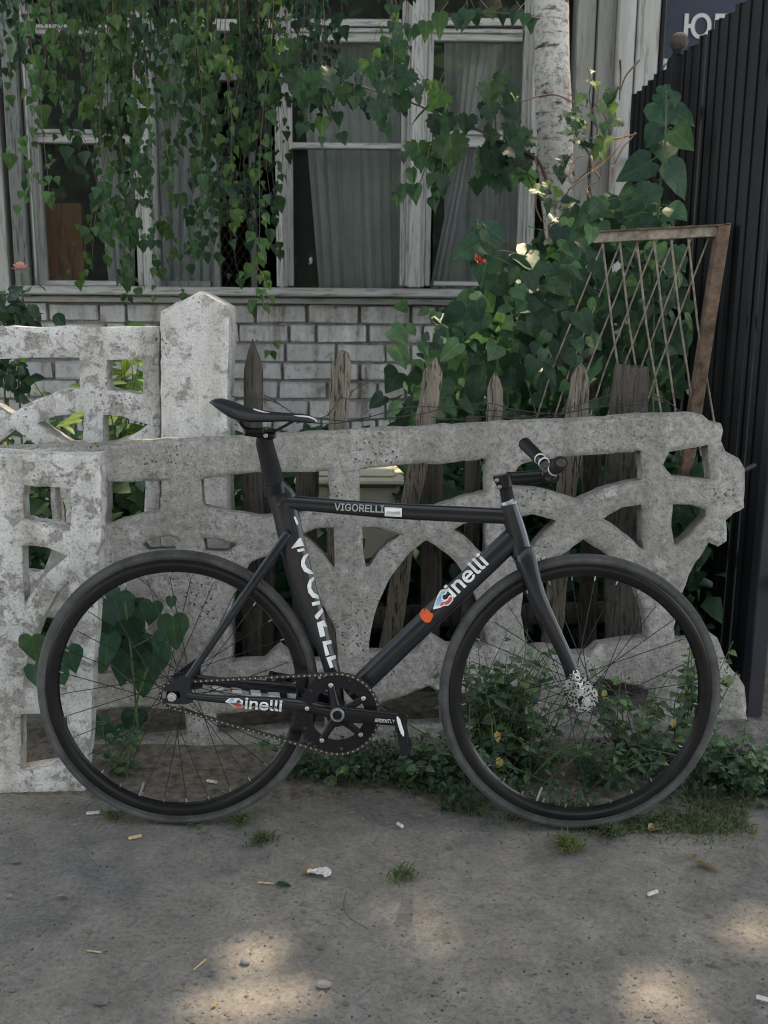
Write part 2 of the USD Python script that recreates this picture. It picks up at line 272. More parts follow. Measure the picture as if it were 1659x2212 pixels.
# foliage
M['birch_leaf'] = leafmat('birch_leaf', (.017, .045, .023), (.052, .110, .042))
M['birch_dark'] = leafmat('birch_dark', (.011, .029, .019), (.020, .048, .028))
M['crown_leaf'] = leafmat('crown_leaf', (.03, .07, .025), (.06, .12, .04), .25)
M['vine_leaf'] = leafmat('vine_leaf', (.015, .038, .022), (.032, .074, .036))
M['vine_young'] = leafmat('vine_young', (.07, .15, .04), (.13, .20, .05), .35)
M['broad_leaf'] = leafmat('broad_leaf', (.020, .052, .032), (.042, .096, .052))
M['bush_leaf'] = leafmat('bush_leaf', (.012, .032, .020), (.066, .138, .060))
M['weed_leaf'] = leafmat('weed_leaf', (.034, .068, .042), (.105, .170, .092))
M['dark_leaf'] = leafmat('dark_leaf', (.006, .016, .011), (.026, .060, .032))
M['rose_leaf'] = leafmat('rose_leaf', (.012, .030, .016), (.026, .055, .028))
M['grass'] = leafmat('grass', (.028, .046, .022), (.062, .088, .042))
M['stem'] = plain('stem', (.07, .10, .04), .7, nscale=20)
M['twig'] = plain('twig', (.10, .065, .045), .8, nscale=30)
M['dry_twig'] = plain('dry_twig', (.30, .19, .12), .8, nscale=30)
M['petal'] = plain('petal', (.56, .29, .25), .7, nscale=30, namp=.2)
M['red_petal'] = plain('red_petal', (.55, .035, .015), .6)
M['dry_leaf'] = plain('dry_leaf', (.24, .17, .09), .8, nscale=60, namp=.4, rand=.3)
M['yellow_leaf'] = plain('yellow_leaf', (.28, .22, .06), .7, nscale=40, namp=.3)
M['paper'] = plain('paper', (.56, .55, .52), .8, nscale=50, namp=.1)
M['tan_paper'] = plain('tan_paper', (.52, .36, .20), .8, nscale=70, namp=.3)
M['stone'] = plain('stone', (.16, .155, .15), .9, nscale=25, namp=.5, rand=.4)
# birch bark
N = {'g': ('geometry', {}), 'mp': ('mapping', {'scale': (5., 5., 17.)}), 'n1': ('noise_texture', {'scale': 1.9, 'detail': 8., 'roughness': .72, 'distortion': .4}), 'n2': ('noise_texture', {'scale': 48., 'detail': 8., 'roughness': .8}), 'n3': ('noise_texture', {'scale': 4.5, 'detail': 5.}), 'mp2': ('mapping', {'scale': (26., 26., 6.)}), 'n4': ('noise_texture', {'scale': 2., 'detail': 4.}),
     'r1': ('rgb_ramp', {'ramp': [(.385, (0,) * 3), (.47, (1,) * 3)]}), 'r3': ('rgb_ramp', {'ramp': [(.3, (.36, .34, .31)), (.7, (.56, .54, .50))]}), 'r2': ('rgb_ramp', {'ramp': [(.36, (.30,) * 3), (.52, (1.,) * 3)]}), 'm': ('mix', {'mix_type': 'multiply', 'fac': 1.}),
     'm2': ('mix', {'color1': (.045, .04, .036)}), 'sx': ('separate_xyz', {}), 'zr': ('map_range', {'from_min': 1.7, 'from_max': 1.25, 'to_min': 0., 'to_max': .42}), 'za': ('math', {'math_type': 'add'}), 'zt': ('rgb_ramp', {'ramp': [(.55, (0,) * 3), (.78, (1,) * 3)]}), 'm3': ('mix', {'color2': (.10, .065, .04)}),
     'b': ('bump', {'strength': .7, 'distance': .006}), 'p': ('principled_bsdf', {'roughness': .8, 'specular_ior_level': .25})}
K = [('g.position', 'mp.vector'), ('mp.vector', 'n1.vector'), ('g.position', 'n2.vector'), ('g.position', 'n3.vector'), ('g.position', 'mp2.vector'), ('mp2.vector', 'n4.vector'), ('n1.fac', 'r1.fac'), ('n3.fac', 'r3.fac'), ('n2.fac', 'r2.fac'), ('r3.color', 'm.color1'), ('r2.color', 'm.color2'), ('m.color', 'm2.color2'), ('r1.color', 'm2.fac'),
     ('g.position', 'sx.vector'), ('sx.z', 'zr.value'), ('zr.result', 'za.value1'), ('n4.fac', 'za.value2'), ('za.value', 'zt.fac'), ('m2.color', 'm3.color1'), ('zt.color', 'm3.fac'), ('m3.color', 'p.base_color'), ('n1.fac', 'b.height'), ('b.normal', 'p.normal')]
M['birch_bark'] = usdkit.material(stage, L + 'birch_bark', N, K, surface='p.BSDF')
# bicycle
M['frame'] = plain('frame', (.011, .0125, .016), .30, metal=.35, spec=.5, coat=.6, nscale=9, namp=.25, bump=.05, bscale=300)
M['black_gloss'] = plain('black_gloss', (.006, .006, .007), .25, spec=.4, nscale=12, namp=.3)
M['black_matt'] = plain('black_matt', (.007, .007, .008), .55, spec=.25, nscale=30, namp=.3)
M['saddle'] = plain('saddle', (.010, .011, .014), .45, nscale=20, namp=.3, bump=.15, bscale=500)
M['tyre'] = plain('tyre', (.058, .058, .057), .85, spec=.3, nscale=16, namp=.5, bump=.35, bscale=260)
M['rim'] = plain('rim', (.0045, .0045, .005), .22, spec=.5, nscale=14, namp=.5)
M['spoke'] = plain('spoke', (.03, .03, .03), .4, metal=.7)
M['silver'] = plain('silver', (.62, .62, .60), .3, metal=.9, nscale=90, namp=.15)
M['steel'] = plain('steel', (.33, .33, .33), .4, metal=.9, nscale=90, namp=.3)
M['chain'] = plain('chain', (.055, .048, .04), .5, metal=.6, nscale=90, namp=.4)
M['white_print'] = plain('white_print', (.66, .655, .64), .5, nscale=60, namp=.08)
M['grey_print'] = plain('grey_print', (.30, .295, .29), .5)
M['blue_print'] = plain('blue_print', (.20, .42, .62), .5)
M['red_print'] = plain('red_print', (.46, .07, .07), .5)
M['orange_print'] = plain('orange_print', (.62, .085, .015), .5)
M['dark_print'] = plain('dark_print', (.03, .03, .035), .5)
M['sign_blue'] = plain('sign_blue', (.020, .030, .062), .5, nscale=3, namp=.2)
M['white_wall'] = plain('white_wall', (.60, .61, .62), .9, nscale=4, namp=.08)
N = {'g': ('geometry', {}), 'v': ('voronoi_texture', {'scale': 150., 'randomness': 1.}), 'r': ('rgb_ramp', {'ramp': [(.40, (.02,) * 3), (.47, (.34, .34, .32))]}), 'p': ('principled_bsdf', {'roughness': .4, 'metallic': .35})}
M['speckle'] = usdkit.material(stage, L + 'speckle', N, [('g.position', 'v.vector'), ('v.distance', 'r.fac'), ('r.color', 'p.base_color')], surface='p.BSDF')

# ================================================================== the setting
xs = np.concatenate([[-160, -60, -25, -12, -7, -4.5], np.linspace(-3, 3, 260), [4.5, 7, 12, 25, 60, 160]])
ys = np.concatenate([[-160, -60, -25, -12, -7, -4, -2.5], np.linspace(-1.6, 1.6, 150), [2.2, 3.2, 5, 9, 20, 60, 160]])
X, Y = np.meshgrid(xs, ys, indexing='ij')
Q = np.stack([X, Y, 0 * X], -1)
near = np.clip((3.6 - np.abs(X)) / 1.2, 0, 1) * np.clip((2.2 - np.abs(Y)) / .8, 0, 1)
def ground_z(x, y):
    q = np.stack([np.asarray(x, float), np.asarray(y, float), 0 * np.asarray(x, float)], -1)
    return .012 * (meshkit.fbm(q * 2.3, 4, 3) - .5) + .006 * (meshkit.noise(q * 22., 5) - .5) + .05 * np.clip((np.asarray(y) - .22) / .5, 0, 1) * meshkit.fbm(q * 3.1, 3, 9)
Z = ground_z(X, Y) * near - .004
nx, ny = X.shape
idx = np.arange(nx * ny).reshape(nx, ny)
fq = np.stack([idx[:-1, :-1].ravel(), idx[1:, :-1].ravel(), idx[1:, 1:].ravel(), idx[:-1, 1:].ravel()], 1)
solo('ground', (np.stack([X.ravel(), Y.ravel(), Z.ravel()], 1), fq), M['ground'], kind='structure', smooth=True)

sx_ = np.linspace(-3.2, 3.2, 210); sy_ = np.linspace(0, 1, 70); V = []
edge_ = .14 - .05 * np.clip(sx_ / 1.0, -1, 1) + .16 * (meshkit.fbm(np.c_[sx_ * 2.2, sx_ * 0, sx_ * 0 + 3], 4, 7) - .5) + .05 * (meshkit.noise(np.c_[sx_ * 17, sx_ * 0, sx_ * 0], 2) - .5)
for i_, x_ in enumerate(sx_):
    y_ = edge_[i_] + (3.0 - edge_[i_]) * sy_ ** 1.6; z_ = ground_z(x_ + 0 * y_, y_) * np.clip((3.6 - abs(x_)) / 1.2, 0, 1) * np.clip((2.2 - np.abs(y_)) / .8, 0, 1) + np.clip(sy_ * 40, 0, 1) * .005 - .0045
    V.append(np.stack([x_ + 0 * y_, y_, z_], 1))
I = np.arange(210 * 70).reshape(210, 70)
solo('soil', (np.vstack(V), np.stack([I[:-1, :-1].ravel(), I[1:, :-1].ravel(), I[1:, 1:].ravel(), I[:-1, 1:].ravel()], 1)), M['soil'], kind='structure', smooth=True)

# ------------------------------------------------------------------ house
W = 3.0
house = thing('house', 'old house with limewashed brick base, peeling window frames and lace curtains', 'house', (0, W, 0))
def wx(u, v=500, Y=W): return PY(u, v, Y)[0]
def wz(v, u=CX, Y=W): return PY(u, v, Y)[2]
zs = wz(640)                                  # underside of the sill
def hb(parent, name, u0, u1, v0, v1, y0, y1, mat, b=.006, um=None, **k):
    """a board of the front, given by the lines that bound it in the picture; y0..y1 in front of the wall line"""
    vm, uc = (v0 + v1) / 2, (u0 + u1) / 2
    m = box(wx(u0, vm, W + y0), wx(u1, vm, W + y0), W + y0, W + y1, wz(v1, uc, W + y0), wz(v0, uc, W + y0), b)
    return part(parent, name, m, mat, **k)
# wall behind the bricks (bed of mortar), left return and the board wall to the right
part(house, 'wall', box(wx(-60, 800), wx(1330, 800), W + .012, W + .25, -.1, zs - .045), M['mortar'])
course, bl = .098, .262
z = zs - .05
row = 0
while z > .02:
    x = wx(-40, 800) - (.13 if row % 2 else 0) - rng.uniform(0, .05)
    while x < wx(1150, 800):
        l = (.125 if rng.random() < .18 or row == 1 and rng.random() < .6 else .25) + rng.normal(0, .004)
        h = .086 + rng.normal(0, .0025)
        c = box(x, x + l, W - rng.uniform(.000, .007), W + .05, z - h, z, .006)
        c.vertices += rng.normal(0, .0022, c.vertices.shape)
        part(house, 'brick', c, M['brick'])
        x += l + .012 + abs(rng.normal(0, .002))
    z -= course; row += 1
# sill boards
hb(house, 'window_sill', 14, 1170, 621, 640, -.085, .10, M['paint_rail'], .008)
hb(house, 'window_sill', 40, 1166, 642, 656, -.035, .10, M['paint_rail'], .006)
hb(house, 'corner_board', 12, 46, -60, 640, -.06, .10, M['grey_board'])
hb(house, 'corner_board', -60, 8, -60, 860, -.02, .12, M['white_board'])
# boards to the right of the windows
for u0, u1, yy in ((1228, 1268, -.02), (1271, 1312, -.012), (1315, 1352, -.05), (1355, 1402, -.05)):
    hb(house, 'wall_board', u0, u1, -80, 1000, yy, .1, M['white_board' if u0 > 1300 else 'drab_board'])
hb(house, 'downpipe', 1404, 1414, -80, 1000, -.05, .03, M['slat'])
hb(house, 'fascia_board', -60, 1420, -260, -150, -.1, .14, M['white_board'])
pr = MB(); pr.add(box(wx(-80), 2.0, W - .5, W + 4.2, 3.45, 3.6))
part(house, 'roof', pr.mesh, M['slat'])
# the room behind the glass
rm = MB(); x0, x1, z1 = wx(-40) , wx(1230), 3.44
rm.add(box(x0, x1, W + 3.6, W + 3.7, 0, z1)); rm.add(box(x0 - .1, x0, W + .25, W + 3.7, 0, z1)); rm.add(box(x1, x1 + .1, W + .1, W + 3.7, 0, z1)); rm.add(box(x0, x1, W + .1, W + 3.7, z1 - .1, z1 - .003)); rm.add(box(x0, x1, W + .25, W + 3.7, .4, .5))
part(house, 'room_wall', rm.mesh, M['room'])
def window(uL, uR, rails, vtop=-260, bottom=618, fw=13, glass_in=.03, skip_bottom=False):
    """frame pieces and panes between two posts; rails: (v0, v1) cross bars, top to bottom"""
    w = sub(house, 'window')
    hb(w, 'stile', uL, uL + fw, vtop, bottom, -.005, .05, M['paint_wood'], .004)
    hb(w, 'stile', uR - fw, uR, vtop, bottom, -.005, .05, M['paint_wood'], .004)
    edges = [vtop] + [x for r in rails for x in r] + [bottom + 4]
    for r in rails:
        hb(w, 'rail', uL + fw, uR - fw, r[0], r[1], -.003, .05, M['paint_rail'], .004)
        if r[1] - r[0] > 20: hb(w, 'rail', uL + fw, uR - fw, r[0] + 3, r[0] + 9, -.016, -.004, M['paint_rail'], .003)
    for a, b in zip(edges[::2], edges[1::2]):
        if b - a > 20: hb(w, 'pane', uL + fw, uR - fw, a, b, glass_in, glass_in + .004, M['glass'], 0)
    return w
def mullion(u0, u1): 
    hb(house, 'mullion', u0, u1, -260, 620, -.03, .09, M['paint_wood'], .007)
    hb(house, 'mullion', u0 + 7, u1 - 9, -260, 621, -.045, -.031, M['paint_wood'], .004)
mullion(46, 62); mullion(294, 326); mullion(592, 616); mullion(881, 923); mullion(1143, 1166)
window(62, 294, [(52, 74), (279, 309), (606, 617)])
window(616, 881, [(-60, -20), (40, 56), (60, 90), (308, 321)])
window(923, 1143, [(-60, -20), (38, 55), (62, 88), (282, 318), (608, 618)])
# middle bay: fixed top light, one sash, the other half open on a black room
mid = sub(house, 'window')
hb(mid, 'rail', 326, 592, 40, 66, -.004, .06, M['paint_rail'], .004)
hb(mid, 'pane', 326, 592, -260, 40, .03, .034, M['glass'], 0)
hb(mid, 'stile', 326, 340, 66, 622, .03, .075, M['grey_board'], .004)
hb(mid, 'stile', 456, 470, 66, 622, .03, .075, M['grey_board'], .004)
hb(mid, 'rail', 340, 456, 606, 620, .032, .075, M['grey_board'], .004)
hb(mid, 'pane', 340, 456, 66, 606, .05, .054, M['glass'], 0)
hb(mid, 'rail', 470, 592, 156, 174, .03, .09, M['grey_board'], .004)
hb(mid, 'pane', 470, 592, 66, 156, .05, .054, M['glass'], 0)
hb(mid, 'stile', 538, 553, 174, 622, .16, .20, M['grey_board'], .004)
lat = MB()
for k in range(-6, 30):                       # diamond lattice behind the open half
    for s in (-1, 1):
        q0_, q1_ = PY(470 + k * 16, 400, W + .3), PY(470 + k * 16 + s * 130, 622, W + .3); lat.add(tube([q0_ + (q1_ - q0_) * t for t in np.linspace(0, 1, 40)], .0025, 5))
lv, lf = lat.mesh
keep = (lv[lf].mean(1)[:, 0] > wx(470, 500, W + .3)) & (lv[lf].mean(1)[:, 0] < wx(540, 500, W + .3))
part(mid, 'lattice', (lv, lf[keep]), M['wire'])
# curtains hang inside: things of their own
def curtain(name, edgeL, edgeR, vt, vb, y, label, folds=9, amp=.018, mat='curtain'):
    n, m = 200, 40; V = []
    for j in range(m + 1):
        t = j / m; v = vt + (vb - vt) * t
        uL = np.interp(t, *zip(*edgeL)); uR = np.interp(t, *zip(*edgeR))
        for i in range(n + 1):
            s = i / n; p = PY(uL + (uR - uL) * s, v, W + y)
            ph = s * folds * 2 * np.pi
            p = p + np.array([0, amp * (.4 + .6 * t) * (math.sin(ph) + .4 * math.sin(2.3 * ph + 1 + t)), 0]); V.append(p)
    I = np.arange((n + 1) * (m + 1)).reshape(m + 1, n + 1)
    f = np.stack([I[:-1, :-1].ravel(), I[:-1, 1:].ravel(), I[1:, 1:].ravel(), I[1:, :-1].ravel()], 1)
    return solo(name, (np.array(V), f), M[mat], label, 'curtain', smooth=True)
curtain('curtain', [(0, 180), (.5, 205), (1, 236)], [(0, 285), (1, 292)], 60, 622, .12, 'grey white net curtain in the left window beside the brown board', 4)
curtain('curtain', [(0, 640), (.45, 664), (1, 690)], [(0, 872), (1, 874)], 60, 632, .14, 'lace net curtain behind the window directly above the bicycle saddle and top tube', 8)
curtain('curtain', [(0, 1010), (.5, 985), (1, 925)], [(0, 1075), (.5, 1020), (1, 975)], 60, 640, .14, 'narrow net curtain drawn aside in the window next to the birch trunk', 3, .02)
curtain('curtain', [(0, 330), (1, 345)], [(0, 470), (1, 470)], 60, 640, .35, 'dim grey curtain behind the middle sash covered by hanging birch', 6, .02)
curtain('curtain', [(0, 960), (1, 960)], [(0, 1145), (1, 1145)], 40, 650, .5, 'dull grey drape far behind the narrow net curtain', 5, .02)
hbx = box(wx(78, 520, W + .5), wx(180, 520, W + .5), W + .5, W + .56, .95, wz(438, 120, W + .5), .006)
solo('wooden_board', hbx, M['brown_wood'], 'brown wooden board standing inside the left window', 'board')
pot = MB()
for a, b_, c in ((645, 575, 0), (652, 585, 1), (640, 560, 2)):
    pass

# ------------------------------------------------------------------ concrete fence panels
def plane_from(p0, p1, lean):                 # upright-ish plane through two ground points, leaning back
    ex = norm(np.array(p1) - np.array(p0)); back = np.array([-ex[1], ex[0], 0])
    ey = norm(np.array([0, 0, 1.0]) * math.cos(lean) + back * math.sin(lean))
    return np.array(p0, float), ex, ey, norm(np.cross(ex, ey))   # normal looks toward the camera (-y)
def px_poly(pts, pl):
    o, ex, ey, n = pl; out = []
    for u, v in pts:
        q = PP(u, v, o, n) - o; out.append((q @ ex, q @ ey))
    return out
def chipped(g, seed, amp, step=.008):
    def ringj(c):
        q = np.array(shapely.segmentize(sg.LinearRing(c), step).coords)[:-1]
        P3 = np.c_[q, np.full(len(q), seed * 3.7)]
        d = np.stack([meshkit.fbm(P3 * 38, 3, seed) - .5, meshkit.fbm(P3 * 38 + 71, 3, seed + 5) - .5], 1) * 2 * amp
        d += np.stack([meshkit.noise(P3 * 11, seed + 9) - .5, meshkit.noise(P3 * 11 + 31, seed + 3) - .5], 1) * 1.6 * amp
        return q + d
    p = sg.Polygon(ringj(g.exterior.coords), [ringj(h.coords) for h in g.interiors])
    return p.buffer(0)
def slab(poly, pl, depth, seed, amp=.003, bev=.007, length=.016, rough=.0022):
    """a cast slab with rounded arrises and uneven faces; poly lies on the front face"""
    o, ex, ey, n = pl
    poly = chipped(poly, seed, amp).simplify(.0012)
    V, Fc, at = [], [], 0
    for g in getattr(poly, 'geoms', [poly]):
        if g.area < 1e-4: continue
        cs = mf.CrossSection([np.array(c.coords)[:-1] for c in [g.exterior, *g.interiors]], mf.FillRule.EvenOdd)
        m = mf.Manifold.extrude(cs, depth).refine_to_length(length).to_mesh()
        v, f = np.array(m.vert_properties[:, :3], float), np.array(m.tri_verts, int)
        B = np.vstack([np.array(shapely.segmentize(c, .003).coords) for c in [g.exterior, *g.interiors]])
        d = cKDTree(B).query(v[:, :2])[0]
        e = np.clip(1 - d / (bev * 1.6), 0, 1) ** 1.5 * bev
        front, back = v[:, 2] > depth - 1e-5, v[:, 2] < 1e-5
        nz = rough * 2 * (meshkit.fbm(np.c_[v[:, :2], np.full(len(v), seed)] * 45, 3, seed) - .5) + .003 * (meshkit.fbm(np.c_[v[:, :2], np.full(len(v), seed)] * 6, 2, seed) - .5)
        v[:, 2] += np.where(front, nz - e, np.where(back, nz + e, 0))
        V.append(v); Fc.append(f + at); at += len(v)
    v, f = np.vstack(V), np.vstack(Fc)
    return o + v[:, :1] * ex + v[:, 1:2] * ey + (v[:, 2:] - depth) * n, f
def openings(pl, outline, holes):
    g = sg.Polygon(px_poly(outline, pl)).buffer(0)
    for h in holes: g = g.difference(sg.Polygon(px_poly(h, pl)).buffer(.002, join_style=1))
    return g
def arc(p, q, bulge, n=7):                    # points from p to q on a bow
    p, q = np.array(p, float), np.array(q, float); t = np.linspace(0, 1, n)[:, None]
    nrm = np.array([-(q - p)[1], (q - p)[0]])
    return [tuple(x) for x in p + (q - p) * t + nrm * bulge * 4 * t * (1 - t)]

PL1 = plane_from((-1.2, .40, 0), (1.2, .50, 0), math.radians(4.0))
out1 = [(-60, 966), (0, 964), (150, 957), (345, 949), (545, 940), (830, 925), (1129, 907), (1400, 894), (1494, 890), (1517, 895), (1530, 907), (1557, 912), (1563, 925), (1559, 950), (1570, 975), (1600, 990), (1611, 1012), (1609, 1098), (1582, 1110), (1566, 1125), (1569, 1168), (1550, 1181), (1530, 1170), (1516, 1198), (1504, 1212), (1490, 1239), (1473, 1282), (1462, 1320), (1456, 1360), (1458, 1384), (1500, 1384), (1534, 1374), (1550, 1379), (1565, 1423), (1590, 1455), (1610, 1484), (1616, 1556), (1590, 1584), (1400, 1601), (1330, 1609), (975, 1625), (880, 1627), (665, 1636), (540, 1647), (400, 1656), (200, 1650), (-60, 1664)]
h1 = [[(120, 1045), (360, 1039), (367, 1057), (345, 1075), (344, 1104), (300, 1110), (260, 1120), (228, 1132), (130, 1150)],
      [(437, 1038), (555, 1022), (650, 1022), (708, 1020), (710, 1085), (640, 1112), (600, 1115), (555, 1113), (500, 1105), (442, 1092)],
      [(778, 1017), (830, 1010), (1049, 997), (1049, 1060), (1000, 1073), (940, 1090), (850, 1100), (780, 1102)],
      [(1110, 1030), (1120, 1012), (1130, 1005), (1220, 988), (1385, 977), (1387, 1035), (1350, 1040), (1300, 1055), (1252, 1077), (1210, 1065), (1155, 1052), (1110, 1050)],
      [(1434, 1005), (1443, 985), (1446, 977), (1530, 962), (1535, 1035), (1494, 1029), (1454, 1029), (1440, 1015)],
      [(310, 1175), (345, 1162), (375, 1160), (378, 1185), (318, 1187)], [(442, 1165), (480, 1169), (510, 1177), (490, 1191), (445, 1189)],
      [(130, 1330), (215, 1272), (260, 1262), (290, 1246), (320, 1266), (345, 1300), (362, 1350), (395, 1430), (393, 1446), (130, 1452)],
      [(500, 1330), (508, 1270), (545, 1215), (600, 1195), (640, 1238), (691, 1303), (714, 1340), (724, 1371), (729, 1411), (729, 1430), (640, 1430), (600, 1395), (568, 1428), (500, 1431)],
      [(653, 1155), (681, 1145), (719, 1141), (720, 1224), (704, 1205), (680, 1179)],
      [(783, 1141), (806, 1141), (836, 1148), (862, 1158), (836, 1172), (812, 1193), (794, 1223), (787, 1223)],
      [(920, 1166), (888, 1193), (869, 1216), (845, 1247), (822, 1294), (808, 1331), (801, 1368), (799, 1411), (850, 1411), (894, 1406), (927, 1371), (964, 1396), (1052, 1395), (1050, 1370), (1035, 1310), (1010, 1250), (975, 1203)],
      [(982, 1145), (1000, 1135), (1049, 1127), (1051, 1200), (1030, 1180), (1005, 1157)], [(1116, 1120), (1150, 1112), (1200, 1127), (1175, 1150), (1153, 1178), (1118, 1195)],
      [(1259, 1166), (1214, 1198), (1175, 1225), (1150, 1250), (1134, 1273), (1128, 1330), (1140, 1397), (1200, 1398), (1244, 1413), (1274, 1411), (1294, 1393), (1400, 1378), (1392, 1325), (1374, 1273), (1350, 1248), (1309, 1198)],
      [(1309, 1120), (1345, 1097), (1385, 1088), (1387, 1188), (1355, 1155)], [(1454, 1092), (1490, 1090), (1525, 1100), (1525, 1112), (1494, 1145), (1465, 1175), (1458, 1175), (1453, 1130)],
      [(120, 1545), (300, 1528), (400, 1540), (403, 1590), (270, 1600), (120, 1612)], [(470, 1545), (540, 1540), (645, 1525), (700, 1540), (700, 1572), (640, 1575), (550, 1580), (470, 1586)],
      [(790, 1545), (830, 1518), (880, 1506), (929, 1483), (950, 1498), (952, 1564), (880, 1568), (830, 1571), (790, 1572)], [(1294, 1468), (1400, 1493), (1404, 1531), (1225, 1546), (1240, 1520)],
      [(-40, 1045), (108, 1045), (108, 1132), (60, 1140), (-40, 1150)], [(-50, 1178), (112, 1178), (90, 1240), (40, 1300), (-50, 1300)], [(-40, 1335), (116, 1335), (116, 1470), (-40, 1470)], [(-40, 1545), (112, 1545), (112, 1632), (-40, 1642)],
      [(990, 1500), (1130, 1490), (1135, 1545), (1000, 1556)]]
g1 = openings(PL1, out1, h1)
p = solo('concrete_fence_panel', slab(g1, PL1, .062, 1, .0052, .0042, .012, .003), M['concrete_grey'], 'grey cast concrete openwork panel with broken right end, bicycle leaning on it', 'fence panel', 'cast concrete fence panels', smooth=50)
q0, q1 = PZ(0, 1706), PZ(182, 1713)
PL2 = plane_from((-.9, q1[1], 0), (.9, q1[1] + .02, 0), math.radians(1.0))
out2 = [(-60, 972), (0, 975), (110, 978), (214, 981), (215, 1123), (214, 1258), (205, 1400), (199, 1483), (191, 1623), (182, 1716), (60, 1716), (-60, 1712)]
h2 = [[(52, 1051), (150, 1055), (150, 1142), (115, 1128), (50, 1121)], [(47, 1180), (100, 1185), (142, 1202), (100, 1236), (65, 1282), (52, 1304)],
      [(145, 1258), (120, 1288), (90, 1343), (65, 1408), (50, 1483), (143, 1495)], [(46, 1546), (112, 1546), (145, 1550), (140, 1650), (44, 1664)],
      [(-70, 1051), (-20, 1051), (-20, 1122), (-70, 1122)]]
solo('concrete_fence_panel', slab(openings(PL2, out2, h2), PL2, .055, 2, .0042, .005, .012), M['concrete_white'], 'whitewashed flaking concrete panel in front of the rear wheel', 'fence panel', 'cast concrete fence panels', smooth=50)
YB = .72
PL3 = plane_from((-1.2, YB, 0), (1.2, YB, 0), 0)
out3 = [(-60, 706), (343, 707), (343, 1500), (-60, 1500)]
h3 = [[(-70, 776), (170, 775), (170, 838), (120, 845), (60, 870), (25, 893), (0, 880), (-40, 862), (-70, 858)], [(230, 780), (308, 780), (308, 850), (280, 846), (230, 840)],
      [(82, 917), (120, 900), (177, 889), (177, 957), (148, 957), (115, 937)], [(222, 895), (265, 900), (315, 917), (280, 943), (222, 960)],
      [(-60, 1030), (-20, 975), (0, 953), (32, 932), (70, 960), (100, 1000), (140, 1100), (140, 1240), (-60, 1240)], [(232, 1010), (250, 985), (310, 965), (310, 1240), (232, 1240)], [(-60, 1290), (140, 1290), (140, 1440), (-60, 1440)], [(232, 1290), (310, 1290), (310, 1440), (232, 1440)]]
solo('concrete_fence_panel', slab(openings(PL3, out3, h3), PL3, .075, 3, .0045, .005), M['concrete_white'], 'whitewashed concrete panel left of the pointed post with a sunlit top', 'fence panel', 'cast concrete fence panels', smooth=50)
PL4 = plane_from((-1.2, YB - .04, 0), (1.2, YB - .04, 0), 0)
post = sg.Polygon(px_poly([(345, 674), (392, 650), (432, 630), (462, 646), (492, 664), (494, 1560), (347, 1560)], PL4))
solo('concrete_post', slab(post, PL4, .15, 4, .005, .007), M['concrete_post'], 'pointed white concrete fence post rising behind the bicycle saddle', 'post', smooth=50)

# ------------------------------------------------------------------ old picket fence behind the leaning panel
YP = .74
fence = thing('picket_fence', 'row of rotten grey pointed pickets tied with rusty wire behind the leaning panel', 'fence', (0, YP, 0))
def picket(pts, th=.022, seed=0, mat='old_wood', y=YP):
    pl = plane_from((-1, y, 0), (1, y, 0), 0)
    return part(fence, 'picket', slab(sg.Polygon(px_poly(pts, pl)).buffer(0), pl, th, seed, .003, .005, .02, .004), M[mat], smooth=45)
picket([(527, 800), (535, 762), (545, 733), (556, 765), (567, 800), (566, 1500), (522, 1500)], .02, 21, 'old_wood_dark')
picket([(714, 790), (722, 768), (737, 755), (752, 765), (757, 785), (752, 920), (745, 1500), (702, 1500), (710, 920)], .03, 22)
picket([(917, 800), (930, 790), (944, 772), (950, 790), (957, 806), (942, 920), (905, 1100), (852, 1500), (806, 1500), (865, 1100), (897, 920)], .03, 23)
picket([(1055, 842), (1063, 820), (1072, 805), (1081, 822), (1088, 846), (1084, 920), (1072, 1500), (1032, 1500), (1052, 920)], .028, 24)
picket([(1238, 815), (1248, 795), (1258, 787), (1267, 798), (1275, 826), (1272, 905), (1240, 1100), (1205, 1500), (1160, 1500), (1200, 1100), (1223, 905)], .03, 25)
picket([(1333, 788), (1402, 793), (1401, 900), (1392, 1080), (1388, 1500), (1310, 1500), (1306, 1080), (1317, 900)], .03, 26, 'old_wood_dark')
picket([(1010, 900), (1040, 900), (1026, 1500), (990, 1500)], .03, 27, 'old_wood_dark', YP + .03)
for u0, u1 in ((556, 600), (640, 690), (918, 960), (1262, 1300)):
    picket([(u0, 960), (u1, 960), (u1 - 14, 1510), (u0 - 14, 1510)], .025, u0, 'old_wood_dark', YP + .05)
part(fence, 'rail', slab(sg.Polygon(px_poly([(500, 1330), (1420, 1310), (1420, 1352), (500, 1374)], plane_from((-1, YP + .05, 0), (1, YP + .05, 0), 0))), plane_from((-1, YP + .09, 0), (1, YP + .09, 0), 0), .03, 31, .003, .004, .03), M['old_wood_dark'])
wires = [[(500, 858), (560, 862), (600, 876), (660, 905), (720, 917), (800, 896), (870, 886), (940, 876), (1030, 884), (1090, 895), (1160, 902), (1240, 888), (1330, 868), (1402, 866)],
         [(690, 905), (760, 912), (830, 905), (900, 895), (960, 884), (1050, 874), (1110, 884), (1200, 896), (1290, 880), (1400, 872)],
         [(500, 870), (530, 858), (565, 850), (590, 862), (612, 884)], [(640, 914), (700, 900), (718, 880), (735, 858), (750, 862), (758, 850), (775, 836), (790, 828)],
         [(1220, 886), (1300, 860), (1360, 850), (1420, 856), (1470, 890), (1500, 940), (1520, 965)], [(1440, 890), (1480, 930), (1518, 964), (1490, 970)], [(930, 900), (1000, 905), (1060, 898), (1120, 904), (1180, 894)]]
